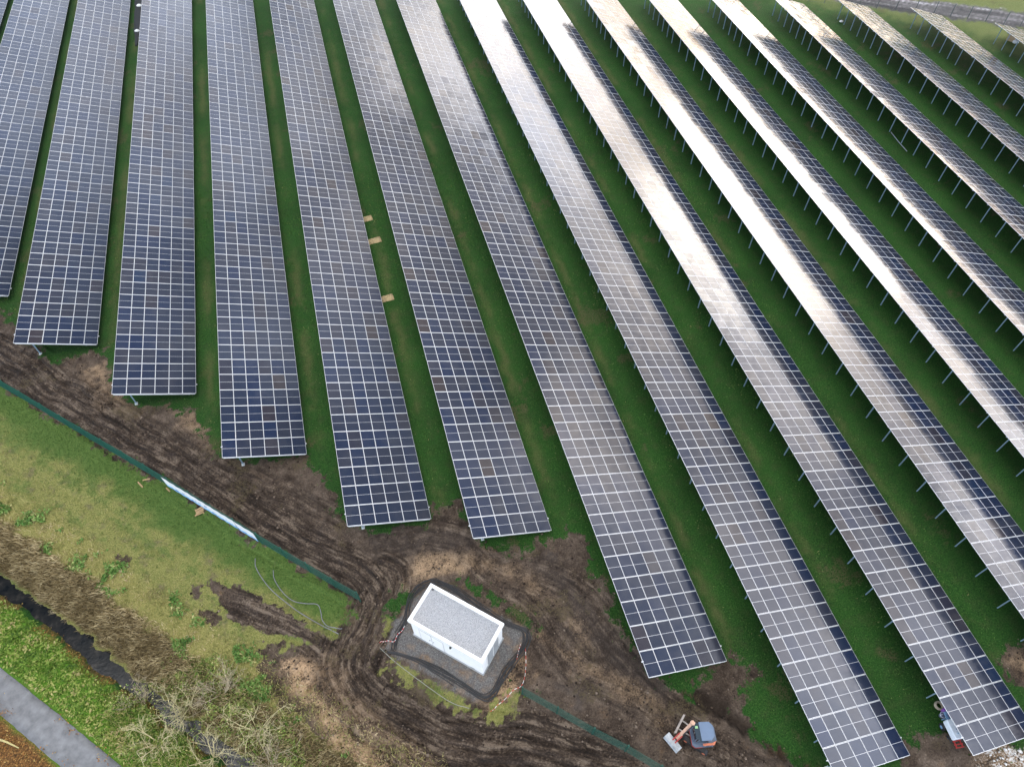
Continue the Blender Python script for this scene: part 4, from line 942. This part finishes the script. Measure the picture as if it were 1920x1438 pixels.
# ------------------------------------------------------------------ vegetation
def leafmat(name, stops, rough=.75):
    m = bpy.data.materials.new(name); m.use_nodes = True; B = NB(m.node_tree); p = m.node_tree.nodes['Principled BSDF']; p.inputs['Roughness'].default_value = rough
    p.inputs['Specular IOR Level'].default_value = .25
    a = B.n('ShaderNodeAttribute'); a.attribute_name = 'tint'; B.l(B.ramp(a.outputs['Fac'], stops), p.inputs['Base Color']); return m
GX1, GY1 = GXX.ravel(), GYY.ravel(); DENSE = (GX1 > 5) & (GX1 < 100) & (GY1 > -30) & (GY1 < 46)
CELL = (np.gradient(gx)[None, :]*np.gradient(gy)[:, None]).ravel()
def scatter(mask, n):
    w = np.where(DENSE, np.clip(mask, 0, None)*CELL, 0); w = w/w.sum(); i = RNG.choice(len(w), n, p=w)
    return GX1[i]+RNG.uniform(-.06, .06, n), GY1[i]+RNG.uniform(-.06, .06, n), FX['Z'][i], i
def blades(name, x, y, z, h, w, lean, tint, m, leandir=None):
    n = len(x); az = RNG.uniform(0, 2*np.pi, n); la = az+RNG.normal(0, .8, n) if leandir is None else leandir+RNG.normal(0, .7, n)
    dx, dy = np.cos(az)*w/2, np.sin(az)*w/2; lx, ly = np.cos(la)*lean*h, np.sin(la)*lean*h; hz_ = h*np.sqrt(np.clip(1-lean**2, .05, 1))
    V = np.stack([np.stack([x-dx, y-dy, z-.03], 1), np.stack([x+dx, y+dy, z-.03], 1), np.stack([x+dx*.8+lx*.45, y+dy*.8+ly*.45, z+hz_*.62], 1), np.stack([x-dx*.8+lx*.45, y-dy*.8+ly*.45, z+hz_*.62], 1), np.stack([x+lx, y+ly, z+hz_], 1)], 1)
    o = np.arange(n)[:, None]*5; F3 = np.concatenate([o+np.array([0, 1, 2]), o+np.array([0, 2, 3]), o+np.array([3, 2, 4])])
    me = np_mesh(name, V.reshape(-1, 3), F3, m); tt = np.repeat(np.clip(tint, 0, 1), 5); attr(me, 'tint', np.stack([tt]*3+[tt*0+1], 1)); return me
def leaves(name, x, y, z, s, tint, m, flat=.5):
    n = len(x); a = RNG.normal(0, 1, (n, 3)); a[:, 2] *= flat; a /= np.linalg.norm(a, axis=1)[:, None]; b2 = RNG.normal(0, 1, (n, 3)); b2 = np.cross(a, b2); b2 /= np.linalg.norm(b2, axis=1)[:, None]
    P = np.stack([x, y, z], 1); s_ = s[:, None]
    V = np.stack([P-a*s_, P-b2*s_*.45+a*s_*.1, P+a*s_, P+b2*s_*.45+a*s_*.1], 1); me = np_mesh(name, V.reshape(-1, 3), np.arange(n*4).reshape(-1, 4), m)
    tt = np.repeat(np.clip(tint, 0, 1), 4); attr(me, 'tint', np.stack([tt]*3+[tt*0+1], 1)); return me
LM_reed = leafmat('reed_leaf', [(0, (.14, .10, .045)), (.4, (.31, .24, .12)), (.75, (.48, .39, .22)), (1, (.62, .52, .32))])
LM_bank = leafmat('bank_leaf', [(0, (.04, .085, .012)), (.35, (.125, .215, .03)), (.6, (.215, .29, .055)), (.8, (.31, .32, .10)), (1, (.40, .33, .16))])
LM_weed = leafmat('weed_leaf', [(0, (.04, .10, .018)), (.5, (.11, .22, .045)), (.8, (.20, .28, .08)), (1, (.42, .38, .16))])
LM_dry = leafmat('dry_grass', [(0, (.14, .16, .04)), (.4, (.30, .29, .10)), (.7, (.45, .38, .17)), (1, (.58, .46, .30))])
LM_grass = leafmat('grass_blade', [(0, (.018, .052, .008)), (.45, (.055, .13, .02)), (.8, (.11, .19, .04)), (1, (.24, .23, .09))])
LM_mead = leafmat('meadow_blade', [(0, (.03, .075, .013)), (.4, (.085, .15, .03)), (.7, (.18, .19, .06)), (1, (.36, .30, .15))])
LM_leaf = leafmat('fallen_leaf', [(0, (.05, .03, .012)), (.4, (.20, .09, .03)), (.7, (.34, .15, .04)), (1, (.42, .30, .10))])
def stuff(name, me, label): tag(link(bpy.data.objects.new(name, me)), label, None, None, 'stuff')
x, y, z, i = scatter(FX['reed'], 26000); cl = fbm(x*1.6, y*1.6, 201, 3); stuff('reeds', blades('reeds', x, y, z, RNG.uniform(.25, .62, len(x))*(.6+.8*cl), RNG.uniform(.03, .07, len(x)), RNG.uniform(.3, .85, len(x)), cl*.9+RNG.normal(0, .22, len(x)), LM_reed, leandir=-2.3), 'dry brown reeds on the ditch bank')
inview = (FX['pathd'] > 1.15)
x, y, z, i = scatter(FX['nearb']*(1-FX['leaf'])*inview*(FX['lat'] > -5.2), 26000); cl = fbm(x*1.5, y*1.5, 211, 4); stuff('bank_plants', leaves('bank_plants', x, y, z+.04+.18*cl*RNG.random(len(x)), RNG.uniform(.06, .15, len(x)), cl*1.1-.05+RNG.normal(0, .2, len(x)), LM_bank, .6), 'bright green low plants between ditch and path')
x, y, z, i = scatter(FX['bank']*(1-FX['soil'])*np.clip((fbm(GX1*.7, GY1*.7, 221, 3)-.55)*9, 0, 1), 6000); stuff('weeds', leaves('weeds', x, y, z+.05+.22*RNG.random(len(x)), RNG.uniform(.06, .16, len(x)), fbm(x*2, y*2, 222, 2)+RNG.normal(0, .2, len(x)), LM_weed, .6), 'green weed clumps along the bank top')
x, y, z, i = scatter(FX['bank'], 15000); stuff('dry_grass', blades('dry_grass', x, y, z, RNG.uniform(.15, .4, len(x)), RNG.uniform(.02, .05, len(x)), RNG.uniform(.3, .9, len(x)), fbm(x*1.2, y*1.2, 231, 3)*1.2-.1+RNG.normal(0, .2, len(x)), LM_dry), 'yellow dry grass along the bank top')
x, y, z, i = scatter(FX['meadow']*(1-FX['soil'])*(1-FX['bank'])*(FX['lat'] > 4), 45000); stuff('meadow_grass', blades('meadow_grass', x, y, z, RNG.uniform(.06, .17, len(x)), RNG.uniform(.02, .045, len(x)), RNG.uniform(.3, .9, len(x)), FX['worn'][i]*.55+.12+RNG.normal(0, .2, len(x)), LM_mead), 'short meadow grass outside the fence')
lw = (1-FX['soil'])*(GX1 < 85)*(FX['lat'] > 9)*(1-FX['meadow'])
x, y, z, i = scatter(lw, 60000); stuff('lane_grass', blades('lane_grass', x, y, z, RNG.uniform(.08, .22, len(x)), RNG.uniform(.025, .06, len(x)), RNG.uniform(.3, .9, len(x)), fbm(x*.8, y*.8, 241, 4)*1.1-.1+RNG.normal(0, .2, len(x)), LM_grass), 'dark green grass between the solar rows')
x, y, z, i = scatter(FX['leaf']*inview+.35*(FX['pathd'] > .45)*(FX['pathd'] < 1.3)*(fbm(GX1*.9, GY1*.9, 311, 3) > .55), 9500); z = np.maximum(z, np.where(FX['pathd'][i] < 1.25, .04, -9)); stuff('fallen_leaves', leaves('fallen_leaves', x, y, z+.03+.05*RNG.random(len(x)), RNG.uniform(.03, .09, len(x)), RNG.random(len(x)), LM_leaf, .4), 'rust brown fallen leaves by the path and the water')
# scrub by the ditch
scr = polydist(GX1, GY1, GP([(205, 1280), (330, 1240), (420, 1235), (520, 1290), (560, 1345), (625, 1438), (640, 1520), (120, 1520), (210, 1430), (180, 1330)]))
scrm = sstep(scr+FX['warp']*2, -.3, .6)*np.clip(1-1.3*FX['sand']*FX['soil'], .03, 1)*np.where(np.abs(FX['jl']) < .75, .18, 1.0)
x, y, z, i = scatter(scrm*np.clip((fbm(GX1*.6, GY1*.6, 251, 3)-.36)*6, 0.05, 1)*inview, 20000); zz_ = np.maximum(z, -1.1)
cl = fbm(x*1.1, y*1.1, 252, 4); stuff('undergrowth', leaves('undergrowth', x, y, zz_+.05+np.clip(cl-.3, 0, 1)*1.5*RNG.random(len(x)), RNG.uniform(.035, .10, len(x)), cl*1.2-.2+RNG.normal(0, .25, len(x)), leafmat('scrub_leaf', [(0, (.045, .095, .016)), (.35, (.13, .22, .04)), (.65, (.28, .34, .085)), (.88, (.44, .43, .16)), (1, (.56, .48, .24))]), .6), 'tangled green and yellow undergrowth over the ditch')
x, y, z, i = scatter(scrm*inview, 4500); stuff('tall_dry_grass', blades('tall_dry_grass', x, y, np.maximum(z, -1.15), RNG.uniform(.3, .8, len(x)), RNG.uniform(.02, .04, len(x)), RNG.uniform(.2, .8, len(x)), RNG.beta(2, 2, len(x)), LM_dry), 'tall dry grass among the leafless bushes')
M['twig'] = mat('twig_bark', (.52, .46, .26), .85, 0, .25, 3); M['twig2'] = mat('twig_bark_grey', (.36, .30, .20), .85, 0, .25, 3)
def bare_shrub(px, py, h, spread, seed, m_, label, n0=6, lean=(0, 0), name='bare_shrub', rust=0, tr=.042):
    rg = random.Random(seed); base = gp(px, py); base.z = max(base.z, -1.2); tips = []
    rt = empty(name, base); mbt, mbr = MB(), MB()
    def grow(p, d, L_, r, lv, mb):
        pts = [p.copy()]; dd = d.copy(); n_ = 4
        for q in range(n_):
            dd = (dd+Vector((rg.gauss(0, .11), rg.gauss(0, .11), rg.gauss(.03, .07)))).normalized(); pts.append(pts[-1]+dd*(L_/n_))
        mb.tube(pts, [r*(1-.62*q/n_) for q in range(n_+1)], 5 if lv < 2 else 3, cap=False)
        tips.append(pts[-1])
        if lv < 4:
            for q in range(rg.choice((3, 3, 4)) if lv < 3 else 3):
                k_ = rg.randint(1, n_); sd_ = Vector((rg.gauss(0, 1), rg.gauss(0, 1), rg.gauss(.1, .6))).normalized()
                grow(pts[k_], (dd*.75+sd_*.75).normalized(), L_*rg.uniform(.52, .82), max(r*.55, .010), lv+1, mbr)
    for q in range(n0):
        a = 2*math.pi*q/n0+rg.uniform(-.5, .5); d = Vector((math.cos(a)*spread+lean[0], math.sin(a)*spread+lean[1], 1)).normalized()
        grow(Vector((math.cos(a)*.08, math.sin(a)*.08, -.05)), d, h*rg.uniform(.45, .62), tr, 1, mbt)
    mbt.build('trunk', m_, rt, True); mbr.build('branches', m_, rt, True)
    if rust:
        tp_ = np.array([[t.x, t.y, t.z] for t in tips]); j = RNG.integers(0, len(tp_), rust); q = tp_[j]+RNG.normal(0, .10, (rust, 3))
        link(bpy.data.objects.new('leaves', leaves('leaves', q[:, 0], q[:, 1], q[:, 2], RNG.uniform(.03, .06, rust), RNG.random(rust), LM_leaf, 1.0)), rt)
    tag(rt, label, 'shrub', 'leafless shrubs along the ditch'); return rt
bare_shrub(482, 1372, 3.4, .9, 1, M['twig'], 'leafless pale shrub spreading its branches over the sand, rightmost along the ditch', 7, (.55, .25))
bare_shrub(352, 1335, 2.8, .8, 2, M['twig'], 'leafless shrub standing in the ditch just below where the water disappears', 6)
bare_shrub(415, 1300, 2.6, .9, 3, M['twig2'], 'leafless grey shrub at the upper edge of the scrub, left of the sand', 6)
bare_shrub(300, 1392, 2.8, .9, 4, M['twig'], 'leafless yellowish shrub nearest to the asphalt path', 6, (-.2, 0))
bare_shrub(400, 1420, 2.9, .9, 5, M['twig'], 'leafless shrub at the bottom edge, over the dark ditch pools', 6)
bare_shrub(510, 1432, 2.8, .8, 6, M['twig2'], 'leafless shrub at the bottom edge, just left of the brown mound', 6)
bare_shrub(275, 1312, 1.7, .9, 8, M['twig2'], 'small leafless shrub leaning over the water at the end of the open ditch', 5, (.2, .2), tr=.022)
bare_shrub(-75, 1345, 4.0, .6, 7, mat('rust_twig', (.24, .13, .06), .85), 'young tree with rust coloured leaves reaching over the path at lower left', 6, (1.0, .1), 'young_tree', 420)
p, q = gp(-6, 1384, .06), gp(36, 1402, .05); mb = MB(); mb.tube([p, p.lerp(q, .5)+Vector((0, .05, .03)), q], [.07, .06, .035], 7); tag(mb.build('fallen_branch', mat('pale_bark', (.42, .36, .16), .8, 0, .2, 6), smooth=True), 'pale yellow fallen branch on brown leaves at lower left', 'branch')

# clods of earth on the churned soil
def clods(mask, n, s0, s1, stops, nm, lab, sink=.3):
    x, y, z, i = scatter(mask, n); s_ = RNG.uniform(s0, s1, n)*RNG.choice([.6, .8, 1, 1.4], n)
    base = np.array([(1, 0, 0), (0, 1, 0), (-1, 0, 0), (0, -1, 0), (0, 0, .8), (0, 0, -.6)], float)
    V = base[None]*s_[:, None, None]*RNG.uniform(.6, 1.3, (n, 6, 1)); a_ = RNG.uniform(0, 6.28, n); ca, sa = np.cos(a_), np.sin(a_)
    V = np.stack([V[:, :, 0]*ca[:, None]-V[:, :, 1]*sa[:, None], V[:, :, 0]*sa[:, None]+V[:, :, 1]*ca[:, None], V[:, :, 2]], 2)+np.stack([x, y, z+s_*sink], 1)[:, None]
    Fo = np.array([(0, 1, 4), (1, 2, 4), (2, 3, 4), (3, 0, 4), (1, 0, 5), (2, 1, 5), (3, 2, 5), (0, 3, 5)]); Fq = (Fo[None]+(np.arange(n)*6)[:, None, None]).reshape(-1, 3)
    me = np_mesh(nm, V.reshape(-1, 3), Fq, leafmat(nm+'_earth', stops, .95)); tt = np.repeat(RNG.random(n), 6); attr(me, 'tint', np.stack([tt]*3+[tt*0+1], 1)); stuff(nm, me, lab)
clods(FX['soil']*(1-FX['silt'])*(1-FX['pad'])*(.25+1.2*np.clip((fbm(GX1*.7, GY1*.7, 301, 3)-.45)*5, 0, 1)), 5500, .03, .09, [(0, (.018, .012, .008)), (.4, (.05, .035, .026)), (.75, (.11, .08, .06)), (1, (.22, .17, .13))], 'earth_clods', 'loose clods of earth on the churned soil')
clods(FX['white'], 900, .04, .12, [(0, (.04, .03, .022)), (.35, (.20, .16, .12)), (.55, (.55, .53, .50)), (1, (.72, .71, .69))], 'rubble', 'white and brown rubble at the bottom right corner')
